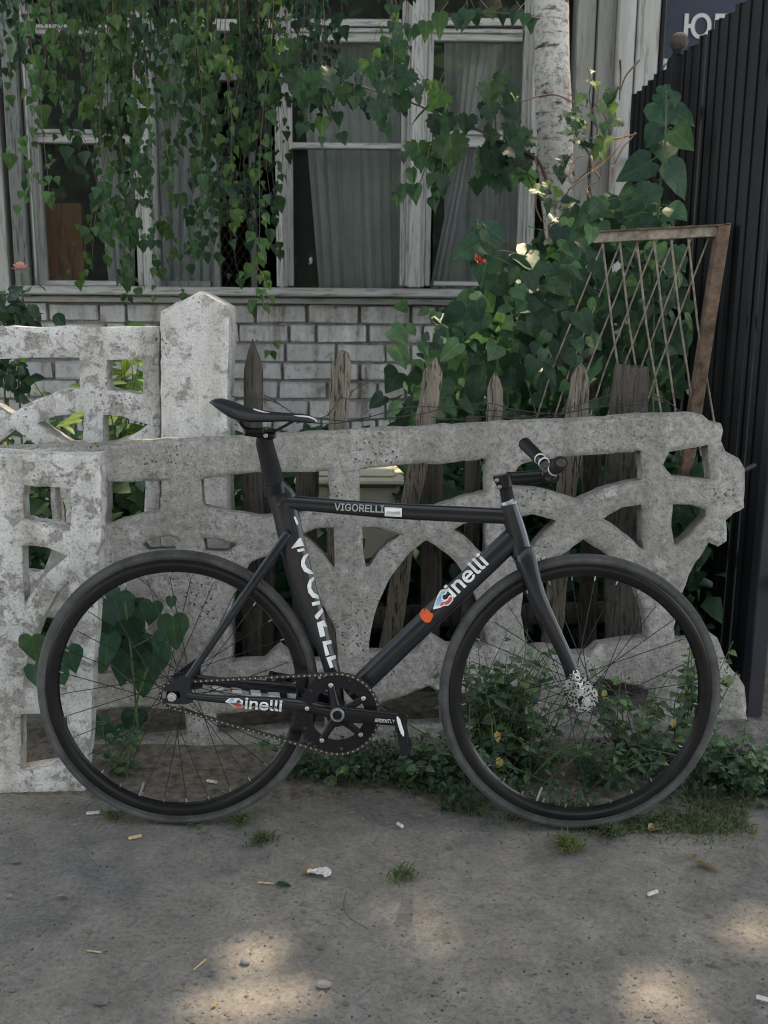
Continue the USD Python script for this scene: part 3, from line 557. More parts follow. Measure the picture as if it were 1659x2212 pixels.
for i, w in enumerate(wires):
    Pw = [PY(u + rng.normal(0, 1), v + rng.normal(0, 2), YP - .035 - .006 * i + rng.normal(0, .006)) for u, v in w]
    mb = MB(); S = smoothline(Pw, 6); mb.add(tube(S, .0016, 6))
    for k in range(8, len(S) - 2, 11):
        for s in (-1, 1):
            mb.add(tube([S[k] - np.array([.004, 0, .009 * s]), S[k] + np.array([.004, -.006, .011 * s])], .0011, 5))
    part(fence, 'wire', mb.mesh, M['wire'])
# rusty lattice leaf behind the right end
YG = 1.12
gr = thing('rusty_grille', 'tilted rusty iron lattice gate with a pale top bar behind the picket fence', 'grille', (.9, YG, 0))
def gp(u, v, y=YG): return PY(u, v, y)
part(gr, 'top_bar', obox((gp(1284, 512) + gp(1566, 497)) / 2, gp(1566, 497) - gp(1284, 512), [0, 1, 0], [0, 0, 1], np.linalg.norm(gp(1566, 497) - gp(1284, 512)) / 2, .012, .019, .002), M['rust_pale'])
part(gr, 'top_flange', obox((gp(1284, 501) + gp(1572, 486)) / 2, gp(1572, 486) - gp(1284, 501), [0, 1, 0], [0, 0, 1], np.linalg.norm(gp(1572, 486) - gp(1284, 501)) / 2, .02, .003, .001), M['rust'])
a, b = gp(1562, 484), gp(1448, 1230)
part(gr, 'upright', obox((a + b) / 2, [1, 0, .15], [0, 1, 0], b - a, .021, .02, np.linalg.norm(a - b) / 2, .003), M['rust'])
def clipline(p, q): return [gp(*p), gp(*q)]
for k in range(6):                            # two families of rods
    u = 1300 + k * 37.0
    part(gr, 'rod', tube([gp(u, 512 - .048 * (u - 1200)), gp(u + 22, 700), gp(u + 62 + (k % 3) * 4, 985)], .0036, 7), M['rust_pale'])
for k in range(7):
    u = 1310 + k * 38.0
    part(gr, 'rod', tube([gp(u, 512 - .048 * (u - 1200), YG + .012), gp(u - 118, 800, YG + .012), gp(u - 150, 900, YG + .012)], .0028, 7), M['rust_pale'])

# ------------------------------------------------------------------ dark slatted fence on the right
XA, YA, XB, YBk = 1.12, .62, 1.19, 2.90
slf = thing('slatted_fence', 'tall black fence of narrow upright metal slats on the right', 'fence', (1.2, 1.8, 0))
ns = 20
ZFAR = PY(1337, 207, 2.9)[2]
_best = min(((abs(CX + np.dot(np.array([XA + (XB - XA) * t, YA + (YBk - YA) * t, 2.2]) - CAM, _r) / np.dot(np.array([XA + (XB - XA) * t, YA + (YBk - YA) * t, 2.2]) - CAM, _f) * F - 1600), t) for t in np.linspace(0, 1, 400)))[1]
_zm = PY(1600, 12, YA + (YBk - YA) * _best)[2]
ZNEAR = _zm - (ZFAR - _zm) * _best / (1 - _best)
for i in range(ns):
    t = (i + .5) / ns; x, y = XA + (XB - XA) * t, YA + (YBk - YA) * t
    zt = ZNEAR + (ZFAR - ZNEAR) * t + rng.normal(0, .005); z0 = .10
    ang = math.radians(34 + rng.normal(0, 1.5)); w = (.033 if i in (8, 9, 11, 2) else .056)
    ax = np.array([math.sin(ang), -math.cos(ang), 0]) * np.array([1, 1, 0]); ax = norm([-math.sin(ang) * -1, -math.cos(ang), 0]); nn = np.array([-math.cos(ang), -math.sin(ang), 0])
    pr_ = [(-.5, 0), (-.44, .007), (-.16, .007), (-.10, .001), (.10, .001), (.16, .007), (.44, .007), (.5, 0)]
    A = [np.array([x, y, 0]) + ax * (s * w) + nn * d for s, d in pr_]; Bk = [q - nn * .0016 for q in A[::-1]]
    loop = np.array(A + Bk)
    part(slf, 'slat', rings([loop + [0, 0, z0], loop + [0, 0, zt]], True), M['slat'])
for z in (.45, 1.2, 1.95):
    part(slf, 'rail', obox([(XA + XB) / 2 + .05, (YA + YBk) / 2, z], [XB - XA, YBk - YA, 0], [1, 0, 0], [0, 0, 1], 1.22, .012, .02, .002), M['slat'])
gpst = thing('gate_post', 'thick black steel gate post nearest the right edge', 'post', (1.1, .62, 0))
c0, c1 = PY(1612, 1540, .62), PY(1648, 1540, .62)
part(gpst, 'shaft', box(c0[0], c1[0], .62, .68, 0, 1.62, .004), M['gate_post'])
part(gpst, 'bolt', tube([PY(1606, 1016, .60), PY(1630, 1004, .615)], .007, 8), M['gate_post'])
ap = thing('ball_post', 'square black post topped by a dull ball in the slatted fence', 'post', (1.25, 1.95, 0))
pc = PY(1467, 88, 1.98)
part(ap, 'shaft', box(pc[0] - .032, pc[0] + .042, 1.95, 2.02, 0, PY(1467, 118, 1.95)[2], .004), M['slat'])
sp = trimesh.creation.icosphere(3, .036); sp.apply_translation(pc + [0, 0, -.005])
part(ap, 'ball', sp, M['old_wood_dark'], smooth=True)
part(ap, 'neck', cyl(pc - [0, 0, .055], [0, 0, 1], .022, 0, .03), M['slat'])
# neighbour's wall with the shop sign
YS = 5.2
nb = thing('neighbour_wall', 'pale wall seen in slits through the slatted fence behind the sign', 'wall', (3, YS, 0))
part(nb, 'wall', box(PY(1395, 300, YS + .1)[0], 6.5, YS + .1, YS + .35, 0, PY(1410, 122, YS)[2]), M['white_wall'])
part(nb, 'upper_wall', box(PY(1395, 300, YS + .1)[0], 6.5, YS + .1, YS + .35, PY(1410, 122, YS)[2], 4.4), M['slat'])
sg_ = thing('shop_sign', 'dark blue sign board with large white capital letters behind the slatted fence', 'sign', PY(1520, 0, YS))
P0, P1 = PY(1414, 128, YS), PY(1800, -90, YS)
part(sg_, 'board', box(P0[0], P1[0], YS, YS + .06, P0[2], P1[2], .006), M['sign_blue'])
def text_at(parent, name, s, p0, ex, ey, height, mat, bold=True, depth=.004, sx=1.0):
    m = meshkit.text_mesh(s, 1.0, depth, bold); v = np.array(m.vertices)
    n = norm(np.cross(ex, ey))
    w = np.asarray(p0) + v[:, :1] * height * sx * np.asarray(ex) + v[:, 1:2] * height * np.asarray(ey) + v[:, 2:] * n
    return part(parent, name, (w, np.asarray(m.faces)), mat)
lb, lt = PY(1470, 82, YS), PY(1470, 30, YS)
text_at(sg_, 'lettering', 'ЮПИ', lb + [0, -.004, 0], [1, 0, 0], [0, 0, 1], (lt - lb)[2] * .98, M['white_print'])
wb = thing('notice_board', 'white notice board with a rounded blue outline under the shop sign', 'sign', PY(1440, 180, YS))
P0, P1 = PY(1411, 330, YS), PY(1600, 127, YS)
part(wb, 'board', box(P0[0], P1[0], YS - .03, YS + .03, P0[2], P1[2] - .008, .004), M['white_wall'])
rr = sg.box(P0[0] + .02, P0[2] + .03, P1[0] - .03, P1[2] - .03).buffer(-.06).buffer(.06)
rr = rr.difference(rr.buffer(-.008))
part(wb, 'outline', extrude(rr, .003, lambda x, y, z: (x, YS - .031 - z, y)), M['sign_blue'])

# ------------------------------------------------------------------ things in the yard behind
tb = thing('storage_tub', 'cream plastic tub with a flat lid glimpsed behind the openwork panel', 'tub', PY(760, 1085, .95))
a, b = PY(636, 1046, .93), PY(873, 1046, .93)
part(tb, 'tub', box(a[0] + .015, b[0] - .015, 0.93, 1.25, max(.02, a[2] - .26), a[2], .01), M['cream'])
part(tb, 'lid', box(a[0], b[0], .91, 1.27, a[2] + .001, a[2] + .022, .006), M['cream'])
part(tb, 'lid_rim', box(a[0] + .03, b[0] - .03, .94, 1.24, a[2] + .0225, a[2] + .035, .005), M['cream'])

# ================================================================== bicycle
LEAN, YAW, STEER, XR, WB, RT = 0.08308, -0.00713, 0.03376, -0.48825, 0.95874, 0.336
def bplane(yaw):
    ax = np.array([math.cos(yaw), math.sin(yaw), 0])
    up = np.array([-math.sin(yaw) * math.sin(LEAN), math.cos(yaw) * math.sin(LEAN), math.cos(LEAN)])
    return ax, up, np.cross(ax, up)            # the last points to the camera
AX, UP, NB = bplane(YAW)
AX2, UP2, NB2 = bplane(YAW + STEER)
O1 = np.array([XR, 0, 0]); O2 = O1 + WB * AX
def B(u, v, off=0.0): return PP(u, v, O1 + NB * off, NB)
def BF(u, v, off=0.0): return PP(u, v, O2 + NB2 * off, NB2)
def mir(p, o=O1, n=NB): p = np.asarray(p); return p - 2 * ((p - o) @ n)[..., None] * n
bike = thing('bicycle', 'black fixed gear bicycle with white print leaning on the broken grey panel', 'bicycle', (0, 0, 0))
def loft(C, A, Bh, n=NB, m=24, e=2.4, cap=True):
    C = np.asarray(C, float); A = np.broadcast_to(A, len(C)); Bh = np.broadcast_to(Bh, len(C))
    T = np.gradient(C, axis=0); V = []; th = np.arange(m) * 2 * np.pi / m
    c, s = np.cos(th), np.sin(th); c = np.sign(c) * np.abs(c) ** (2 / e); s = np.sign(s) * np.abs(s) ** (2 / e)
    for i in range(len(C)):
        t = norm(T[i]); pdir = norm(np.cross(n, t)); nn = np.cross(t, pdir)
        V.append(C[i] + c[:, None] * A[i] * pdir + s[:, None] * Bh[i] * nn)
    return rings(V, cap)
def edges_loft(E, Bh, fn=B, off=0.0, m=24, e=2.4, sm=5):
    """E: (u, v, u, v) pairs of opposite edge points"""
    C, A = [], []
    for a, b, c, d in E:
        p, q = fn(a, b, off), fn(c, d, off); C.append((p + q) / 2); A.append(np.linalg.norm(p - q) / 2)
    A = np.array(A); Bh = np.broadcast_to(Bh, len(C)).astype(float)
    S = smoothline(np.c_[C, A, Bh], sm)
    return loft(S[:, :3], S[:, 3], S[:, 4], NB, m, e)
def cw(pts, Bh, offs, sm=5, fn=B):            # (u, v, half width in picture units)
    C = [fn(u, v, o) for (u, v, h), o in zip(pts, np.broadcast_to(offs, len(pts)))]
    A = [h * mpp(c) for (u, v, h), c in zip(pts, C)]
    S = smoothline(np.c_[C, A, np.broadcast_to(Bh, len(pts))], sm)
    return S
S_ = 40
part(bike, 'seat_tube', edges_loft([(571, 1050, 617, 1050), (580, 1080, 640, 1076), (590, 1113, 647, 1113), (611, 1209, 667, 1204), (632, 1284, 688, 1288), (658, 1340, 706, 1350), (686, 1404, 721, 1404), (702, 1460, 737, 1455), (714, 1538, 747, 1538)], [.013, .014, .0145, .0145, .0145, .015, .017, .019, .019]), M['frame'], S_)
part(bike, 'top_tube', edges_loft([(612, 1066, 615, 1112), (634, 1071, 638, 1102), (830, 1085.5, 830, 1119), (1000, 1094, 1000, 1128), (1092, 1098, 1092, 1132)], .0155, e=2.7), M['frame'], S_)
DT = [B(1108, 1162), B(757, 1500)]; dA = np.array([.0265, .0255]); dB = np.array([.021, .021])
part(bike, 'down_tube', loft([DT[0], DT[0] * .5 + DT[1] * .5, DT[1]], [.0265, .026, .0255], .021, e=2.3), M['frame'], S_)
part(bike, 'head_tube', edges_loft([(1080.5, 1090, 1118, 1086), (1083, 1112, 1124, 1107), (1096, 1160, 1139, 1153), (1104, 1201, 1150, 1195)], [.0215, .021, .0215, .025]), M['frame'], S_)
part(bike, 'bottom_bracket', cyl(B(729.4, 1538), NB, .0235, -.035, .040, 32), M['frame'], S_)
for s in (0, 1):
    S = cw([(622, 1152, 9), (610, 1170, 10), (512, 1310, 9.5), (407, 1463, 8)], .0085, [.016, .026, .045, .062]); C = S[:, :3]
    part(bike, 'seat_stay', loft(C if not s else mir(C), S[:, 3], S[:, 4]), M['frame'], S_)
    S = cw([(404, 1502, 7), (440, 1507, 7.5), (520, 1513, 9.5), (645, 1522, 12.5), (716, 1536, 14)], [.007, .008, .009, .010, .012], [.062, .060, .055, .043, .026]); C = S[:, :3]
    part(bike, 'chain_stay', loft(C if not s else mir(C) + UP * .004, S[:, 3] * (1.4 if s else 1), S[:, 4], e=2.6), M['frame'], S_)
    CS = S if not s else CS
    dp = sg.Polygon([(353, 1488), (366, 1478), (380, 1468), (398, 1456), (413, 1464), (411, 1486), (420, 1501), (416, 1518), (400, 1522), (368, 1520), (353, 1517), (353, 1508), (388, 1508), (392, 1500), (388, 1493), (353, 1494)])
    m = extrude(dp, 1.0, lambda x, y, z: B(x, y, .058 + .006 * z)); v = m[0] if not s else mir(m[0])
    part(bike, 'dropout', (v, m[1] if not s else m[1][:, ::-1]), M['frame'])
part(bike, 'seat_post', edges_loft([(555, 947, 588, 941), (553, 962, 591, 955), (558, 985, 597, 978), (570, 1042, 613, 1034), (576, 1066, 620, 1062)], [.013, .0115, .0115, .0115, .0115], e=2.2), M['black_matt'], S_)
part(bike, 'seat_clamp', edges_loft([(568, 1052, 617, 1043), (573, 1071, 622, 1064)], [.018, .019], sm=2), M['black_gloss'], S_)
# fork
for s in (0, 1):
    S = cw([(1128, 1196, 22), (1137, 1207, 22.5), (1150, 1250, 19.5), (1167, 1300, 17), (1203, 1373, 13.5), (1240, 1452, 11), (1259, 1519, 8.5)], [.012, .014, .013, .012, .010, .009, .004], [.016, .022, .030, .036, .044, .050, .054], fn=BF); C = S[:, :3]
    part(bike, 'fork_blade', loft(C if not s else mir(C, O2, NB2), S[:, 3], S[:, 4], NB2), M['frame'], S_)
    FB = S if not s else FB
part(bike, 'fork_crown', edges_loft([(1105, 1203, 1151, 1197), (1114, 1214, 1160, 1209), (1122, 1228, 1160, 1222)], [.026, .034, .034], e=2.8, sm=3), M['frame'], S_)
part(bike, 'fork_steerer', edges_loft([(1077.5, 1052, 1105, 1049), (1084, 1090, 1114, 1086)], .0155, e=2, sm=2), M['black_matt'], S_)
part(bike, 'headset', edges_loft([(1080, 1084, 1112, 1077), (1080.5, 1089, 1116, 1083), (1081, 1093, 1119, 1089)], [.0165, .0205, .021], e=2, sm=3), M['steel'], S_)
# stem
st = sub(bike, 'stem')
part(st, 'clamp', edges_loft([(1065, 1030, 1107, 1019), (1066, 1036, 1109, 1028), (1076, 1055, 1109, 1048)], .0195, e=2.5, sm=3), M['black_gloss'], S_)
part(st, 'extension', loft(smoothline([B(1096, 1034), B(1140, 1031), B(1172, 1028), B(1188, 1026)], 4), np.interp(np.arange(13), [0, 7, 12], [.0155, .0145, .019]), .0155, e=2.6), M['black_gloss'], S_)
part(st, 'bar_clamp', cyl(B(1187, 1025), NB, .0215, -.024, .024, 32, .003), M['black_gloss'], S_)
for du, dv in ((1072, 1036), (1078, 1050)):
    part(st, 'bolt', cyl(B(du, dv), NB, .0045, -.021, .022, 12), M['steel'])
# handlebar: short riser bar
hbar = sub(bike, 'handlebar')
ends = {1: [(1187, 1025, .02), (1189, 1024, .05), (1194, 1019, .085), (1200, 1011.5, .115), (1211, 1001, .185)], -1: [(1187, 1025, -.02), (1183, 1016, -.05), (1176, 1005, -.085), (1165, 990, -.115), (1133.5, 958.5, -.20)]}
for s in (1, -1):
    P_ = smoothline([B(*q) for q in ends[s]], 6)
    part(hbar, 'bar', tube(P_, np.interp(np.arange(len(P_)), [0, 6, 12, 24], [.0158, .0155, .0115, .0112]), 16), M['black_gloss'], 60)
    g0, g1 = B(*ends[s][3]), B(*ends[s][4]); d = norm(g1 - g0)
    mb = MB(); gl = np.linalg.norm(g1 - g0)
    pr_ = [(0, .0135), (.003, .0152), (.02, .0152), (gl - .02, .0156), (gl - .004, .0166), (gl + .002, .0155), (gl + .004, .010)]
    part(hbar, 'grip', tube([g0 + d * t for t, r in pr_], [r for t, r in pr_], 24), M['black_matt'], 50)
    part(hbar, 'end_plug', cyl(g1 + d * .004, d, .0100, -.002, .0035, 20, .002), M['chain'] if s == 1 else M['black_gloss'], 40)
    for t in ((.0, .012) if s == 1 else (-.002, .0)):
        q = g0 - d * (.006 + t * 1.0)
        if s == -1: q = g0 - d * (.003 if t < 0 else .028)
        part(hbar, 'stripe', lathe(q, d, [(.0118, -.0017), (.0141, -.0017), (.0141, .0017), (.0118, .0017)], 24), M['white_print'])
# saddle
sad = sub(bike, 'saddle')
st_ = [(460, 865, 871, .050), (468, 860, 877, .060), (478, 858, 886, .067), (501, 864, 903, .071), (522, 872, 912, .066), (545, 880, 914, .055), (578, 886, 913, .043), (620, 890.5, 912, .031), (651, 892, 914, .024), (668, 895, 915, .021), (680, 901, 915.5, .016), (686, 909, 914, .008)]
V = []; th = np.arange(32) * 2 * np.pi / 32
for u, vt, vb, hw in st_:
    t_, b_ = B(u, vt), B(u, vb); c = (t_ + b_) / 2; hh = np.linalg.norm(t_ - b_) / 2
    hh2 = hh * .86
    c0 = np.cos(th); s0 = np.sin(th)
    y = np.sign(c0) * np.abs(c0) ** .7 * hw; zz = np.where(s0 > 0, s0 ** .9, -np.abs(s0) ** .5) * hh2
    zz = zz - .10 * hh * (np.abs(y) / hw) ** 2 - np.where(np.abs(y) < hw * .22, 1, 0) * 0.0
    V.append(c + y[:, None] * NB + zz[:, None] * UP)
part(sad, 'shell', rings(V, True), M['saddle'], 50)
sl = smoothline([B(u, v, o) for u, v, o in ((548, 884, .028), (580, 893, .024), (620, 898, .019), (651, 899, .0165), (668, 901, .015), (680, 906, .011), (684, 911, .008))], 5)
Vv = np.vstack(V); 
part(sad, 'piping', tube(sl + NB * .004, .0021, 8), M['white_print'], True)
for s in (1, -1):
    part(sad, 'rail', tube(smoothline([B(u, v, .022 * s) for u, v in ((516, 908), (526, 922), (545, 929), (566, 931), (594, 930), (612, 922), (634, 909))], 5), .0035, 8), M['black_gloss'], True)
part(bike, 'seat_post_head', obox(B(562, 937), AX - .12 * UP, NB, UP + .12 * AX, .036, .019, .0085, .004), M['black_gloss'])
part(bike, 'seat_post_bolt', cyl(B(574, 941, .02), NB, .0052, -.004, .004, 14), M['silver'])
part(bike, 'seat_post_head', obox(B(552, 930), AX, NB, UP, .022, .027, .006, .002), M['black_gloss'])

# wheels
def wheel(center, ax, up, n, flange, hubmat, seed, hubr):
    w = sub(bike, 'wheel')
    prof = [(.3235 + .0125 * math.cos(t), .0128 * math.sin(t)) for t in np.linspace(0, 2 * np.pi, 22, endpoint=False)]
    part(w, 'tyre', lathe(center, n, prof, 128), M['tyre'], 45)
    part(w, 'rim', lathe(center, n, [(.3125, -.0085), (.3125, .0085), (.309, .0098), (.298, .0104), (.286, .0062), (.2825, 0), (.286, -.0062), (.298, -.0104), (.309, -.0098)], 128), M['rim'], 30)
    part(w, 'hub', lathe(center, n, [(1e-4, -.052), (.009, -.052), (.011, -.040), (flange, -.036), (flange, -.033), (.017, -.029), (.014, 0), (.017, .029), (flange, .033), (flange, .036), (.011, .040), (.009, .052), (1e-4, .052)], 48, closed=False), M[hubmat], 30)
    part(w, 'axle', cyl(center, n, .0048, -.070, .074, 16), M['steel'], 40)
    for s in (1, -1):
        part(w, 'axle_nut', cyl(center + n * s * .0665, n * s, .0088, 0, .009, 6, .001), M['silver'])
        part(w, 'washer', cyl(center + n * s * .0645, n * s, .0105, -.001, .001, 24, .0003), M['silver'], 40)
    ns_ = 32
    for i in range(ns_):
        side = 1 if i % 2 else -1; k = i // 2
        cross = (1 if k % 2 else -1) * math.radians(58)
        tr = i * 2 * np.pi / ns_ + .06 + seed; thb = tr + cross
        h = center + flange * .93 * (math.cos(thb) * ax + math.sin(thb) * up) + n * side * (.0375 if k % 2 else .0315)
        rr_ = center + .2835 * (math.cos(tr) * ax + math.sin(tr) * up) + n * side * .001
        part(w, 'spoke', tube([h, rr_], .00105, 5), M['spoke'])
        d = norm(rr_ - h)
        part(w, 'nipple', tube([rr_ - d * .010, rr_ + d * .002], .0017, 6), M['steel'])
    q = math.radians(250); 
    part(w, 'valve', tube([center + .284 * (math.cos(q) * ax + math.sin(q) * up), center + .248 * (math.cos(q) * ax + math.sin(q) * up)], .0028, 8), M['steel'])
    return w
CR = O1 + RT * UP; CF = O2 + RT * UP2
wheel(CR, AX, UP, NB, .030, 'black_gloss', 0, 0)
wf = wheel(CF, AX2, UP2, NB2, .035, 'speckle', .04, 0)
# drive train
cr = B(729.4, 1541.9, .047)
def on_ring(c, r, a, off=0.0): return c + r * (math.cos(a) * AX + math.sin(a) * UP) + NB * off
NT = 48; pts = []
for i in range(NT):
    a0 = 2 * np.pi * i / NT
    for da, r in ((-.30, .0930), (-.12, .0985), (.12, .0985), (.30, .0930)): pts.append((r * math.cos(a0 + da * 2 * np.pi / NT), r * math.sin(a0 + da * 2 * np.pi / NT)))
ring = sg.Polygon(pts).difference(sg.Point(0, 0).buffer(.0635, 24))
dr = sub(bike, 'chainring')
bol = [math.atan2(-(v - 1860), u - 605) for u, v in ((540, 1575), (833, 1710), (795, 2025), (475, 2085), (320, 1805))]
for a in bol: ring = ring.difference(sg.Point(.0845 * math.cos(a + .63), .0845 * math.sin(a + .63)).buffer(.004))
part(dr, 'ring', extrude(ring, .004, lambda x, y, z: cr + x * AX + y * UP + (z - .002) * NB), M['black_gloss'])
for a in bol:
    part(dr, 'bolt', cyl(on_ring(cr, .0722, a, .006), NB, .0054, -.003, .004, 16, .0015), M['silver'], 40)
crank = sub(bike, 'crankset')
for a in bol:
    c0, c1 = on_ring(cr, .012, a, .010), on_ring(cr, .074, a, .0045)
    part(crank, 'spider_arm', loft([c0, c0 * .5 + c1 * .5, c1], [.0125, .0085, .0085], [.007, .005, .0035], NB, 12), M['black_gloss'], S_)
part(crank, 'arm', loft(smoothline([B(722, 1541, .066), B(745, 1543, .067), B(800, 1548, .068), B(868, 1554, .069), B(880, 1555.5, .069)], 4), np.interp(np.arange(17), [0, 4, 14, 16], [.019, .0185, .0145, .009]), .0075, NB, 20, 3.2), M['black_gloss'], S_)
part(crank, 'axle_boss', lathe(B(729.4, 1542, .066), NB, [(.0105, -.006), (.0165, -.006), (.0165, .0105), (.0150, .0125), (.0112, .0125), (.0105, .010)], 32), M['steel'], 30)
part(crank, 'axle_hole', cyl(B(729.4, 1542, .066), NB, .0104, -.004, .006, 24), M['black_matt'])
pf = B(867, 1554, .072)
fa, fb = B(724, 1539, -.066), B(588, 1487, -.069)
part(crank, 'arm', loft([fa, fa * .5 + fb * .5, fb], [.018, .015, .011], .0075, NB, 20, 3.2), M['black_gloss'], S_)
def pedal(c, s, tilt):
    p_ = sub(bike, 'pedal'); e1 = norm(AX * math.sin(tilt) - UP * math.cos(tilt)); e2 = norm(np.cross(NB, e1))
    part(p_, 'axle', tube([c, c + NB * s * .03, c + NB * s * .10], [.0075, .006, .005], 12), M['steel'], 50)
    cc = c + NB * s * .062 + e1 * .014
    for k in (-1, 1):
        part(p_, 'cage_plate', obox(cc + e1 * k * .030, e1, e2, NB, .005, .012, .043, .002), M['black_matt'])
        part(p_, 'cage_side', obox(cc + NB * k * .043, e1, e2, NB, .034, .010, .003, .0015), M['black_matt'])
    part(p_, 'body', obox(cc, e1, e2, NB, .013, .011, .040, .004), M['black_matt'])
    return cc, e1, e2, p_
cc, e1, e2, pp_ = pedal(pf, 1, .22)
S = smoothline([B(858, 1548, .186), B(861, 1556, .187), B(865, 1570, .187), B(869, 1582, .187), B(871.5, 1590, .186)], 4)
part(pp_, 'toe_strap', loft(S, np.interp(np.arange(17), [0, 4, 12, 16], [.0015, .0042, .0042, .0015]), .0018, NB, 12), M['white_print'], S_)
pedal(fb, -1, 1.4)
# sprocket and chain
csp = PP(378, 1497, O1 + NB * .047, NB); csp = CR + NB * .047
rs_, rc_ = .0305, .0965
NT2 = 15; pts = []
for i in range(NT2):
    a0 = 2 * np.pi * i / NT2
    for da, r in ((-.30, .0275), (-.12, .0335), (.12, .0335), (.30, .0275)): pts.append((r * math.cos(a0 + da * 2 * np.pi / NT2), r * math.sin(a0 + da * 2 * np.pi / NT2)))
part(bike, 'sprocket', extrude(sg.Polygon(pts).difference(sg.Point(0, 0).buffer(.017)), .004, lambda x, y, z: csp + x * AX + y * UP + (z - .002) * NB), M['steel'])
A0 = np.array([np.dot(csp - O1, AX), np.dot(csp - O1, UP)]); A1 = np.array([np.dot(cr - O1, AX), np.dot(cr - O1, UP)])
dv = A1 - A0; D = np.linalg.norm(dv); th0 = math.atan2(dv[1], dv[0]); ph = math.asin((rc_ - rs_) / D)
path = []
at_, ab_ = th0 + np.pi / 2 + ph, th0 - np.pi / 2 - ph
for a in np.linspace(ab_, ab_ - (2 * np.pi - (at_ - ab_)), 30): path.append(A0 + rs_ * np.array([math.cos(a), math.sin(a)]))
pts_ct = np.linspace(at_, ab_, 90)
for a in pts_ct: path.append(A1 + rc_ * np.array([math.cos(a), math.sin(a)]))
path = np.array(path + [path[0]])
sl_ = np.r_[0, np.cumsum(np.linalg.norm(np.diff(path, axis=0), axis=1))]
nl = int(round(sl_[-1] / .0127)); s_at = np.linspace(0, sl_[-1], nl + 1)
pin = np.stack([np.interp(s_at, sl_, path[:, k]) for k in (0, 1)], 1)
sag = np.zeros(len(pin))
Ch = sub(bike, 'chain')
def P2(q, off): return O1 + q[0] * AX + q[1] * UP + NB * off
for i in range(nl):
    a, b = pin[i], pin[i + 1]; t = norm(b - a); nrm = np.array([-t[1], t[0]])
    w2 = .0036 if i % 2 else .0024; mb = MB()
    ol = [a - t * .0036, a - t * .0026 + nrm * .0036, a + nrm * .0041, (a + b) / 2 + nrm * .0027, b + nrm * .0041, b + t * .0026 + nrm * .0036, b + t * .0036, b + t * .0026 - nrm * .0036, b - nrm * .0041, (a + b) / 2 - nrm * .0027, a - nrm * .0041, a - t * .0026 - nrm * .0036]
    for s in (1, -1):
        mb.add(rings([np.array([P2(q, .047 + s * w2 - .0005) for q in ol]), np.array([P2(q, .047 + s * w2 + .0005) for q in ol])], True))
    part(Ch, 'link', mb.mesh, M['chain'])
    part(Ch, 'pin', tube([P2(a, .047 - .0048), P2(a, .047 + .0050)], .0020, 8), M['silver'])

# printed marks, laid on the tubes
def decal(parent, name, poly, mat, line, fn=B, eps=.0007, n=NB, o=O1, label=None):
    """poly in picture units (or (verts2d, faces)) laid on the rounded near side of a tube; line: rows of centre, half width, half thickness"""
    if hasattr(poly, 'exterior') or hasattr(poly, 'geoms'):
        v2, f2 = [], []; k = 0
        for g in getattr(poly, 'geoms', [poly]):
            vv, ff = trimesh.creation.triangulate_polygon(g, engine='earcut'); v2.append(vv); f2.append(np.asarray(ff) + k); k += len(vv)
        v2, f2 = np.vstack(v2), np.vstack(f2)
    else: v2, f2 = poly
    v3 = np.c_[v2, np.zeros(len(v2))]
    v3, f2 = trimesh.remesh.subdivide_to_size(v3, f2, 6.0, max_iter=8)
    Ct, At, Bt = line[:, :3], line[:, 3], line[:, 4]; base = (Ct - o) @ n; flat = Ct - base[:, None] * n; out = []
    d_ = np.diff(flat, axis=0); l2 = (d_ ** 2).sum(1)
    for u, v, _ in v3:
        off = base.mean() + Bt.mean()
        for _i in range(4):
            p = fn(u, v, off); pf_ = p - np.dot(p - o, n) * n
            t = np.clip(((pf_ - flat[:-1]) * d_).sum(1) / l2, 0, 1); c = flat[:-1] + t[:, None] * d_; dist = np.linalg.norm(pf_ - c, axis=1); k = int(np.argmin(dist)); w_ = t[k]
            a, b = At[k] * (1 - w_) + At[k + 1] * w_, Bt[k] * (1 - w_) + Bt[k + 1] * w_
            off = base[k] * (1 - w_) + base[k + 1] * w_ + b * max(.12, 1 - min(1, dist[k] / a) ** 2.4) ** (1 / 2.4) + eps
        out.append(fn(u, v, off))
    out = np.array(out); fn_ = np.cross(out[f2[:, 1]] - out[f2[:, 0]], out[f2[:, 2]] - out[f2[:, 0]])
    f2 = np.where((fn_ @ n < 0)[:, None], f2[:, ::-1], f2)
    m = MB(); m.add((out, f2)); back = out - n * eps * .9; m.add((back, f2[:, ::-1]))
    return part(parent, name, m.mesh, M[mat], label=label)
def line_of(E, Bh, fn=B, sm=5):
    C, A = [], []
    for a, b, c, d in E:
        p, q = fn(a, b, 0), fn(c, d, 0); C.append((p + q) / 2); A.append(np.linalg.norm(p - q) / 2)
    return smoothline(np.c_[C, A, np.broadcast_to(Bh, len(C))], sm)
def px_text(s, p0, p1, height, bold=True, width=None):
    """text as picture-plane triangles from p0 towards p1"""
    m = meshkit.text_mesh(s, 1.0, .01, bold); v = np.array(m.vertices); fz = np.asarray(m.faces)
    top = v[:, 2] > .005; keep = top[fz].all(1); fz = fz[keep]
    d = np.array(p1, float) - np.array(p0, float); ln = np.linalg.norm(d); d /= ln; e = np.array([d[1], -d[0]])
    x0_, x1_ = v[:, 0].min(), v[:, 0].max()
    sx = ln / (x1_ - x0_)
    used = np.unique(fz); mp_ = np.zeros(len(v), int); mp_[used] = np.arange(len(used)); v = v[used]; fz = mp_[fz]
    return np.array(p0) + (v[:, :1] - x0_) * sx * d + v[:, 1:2] * height * e, fz
TTa = line_of([(634, 1071, 638, 1102), (830, 1085.5, 830, 1119), (1000, 1094, 1000, 1128), (1092, 1098, 1092, 1132)], .0155)
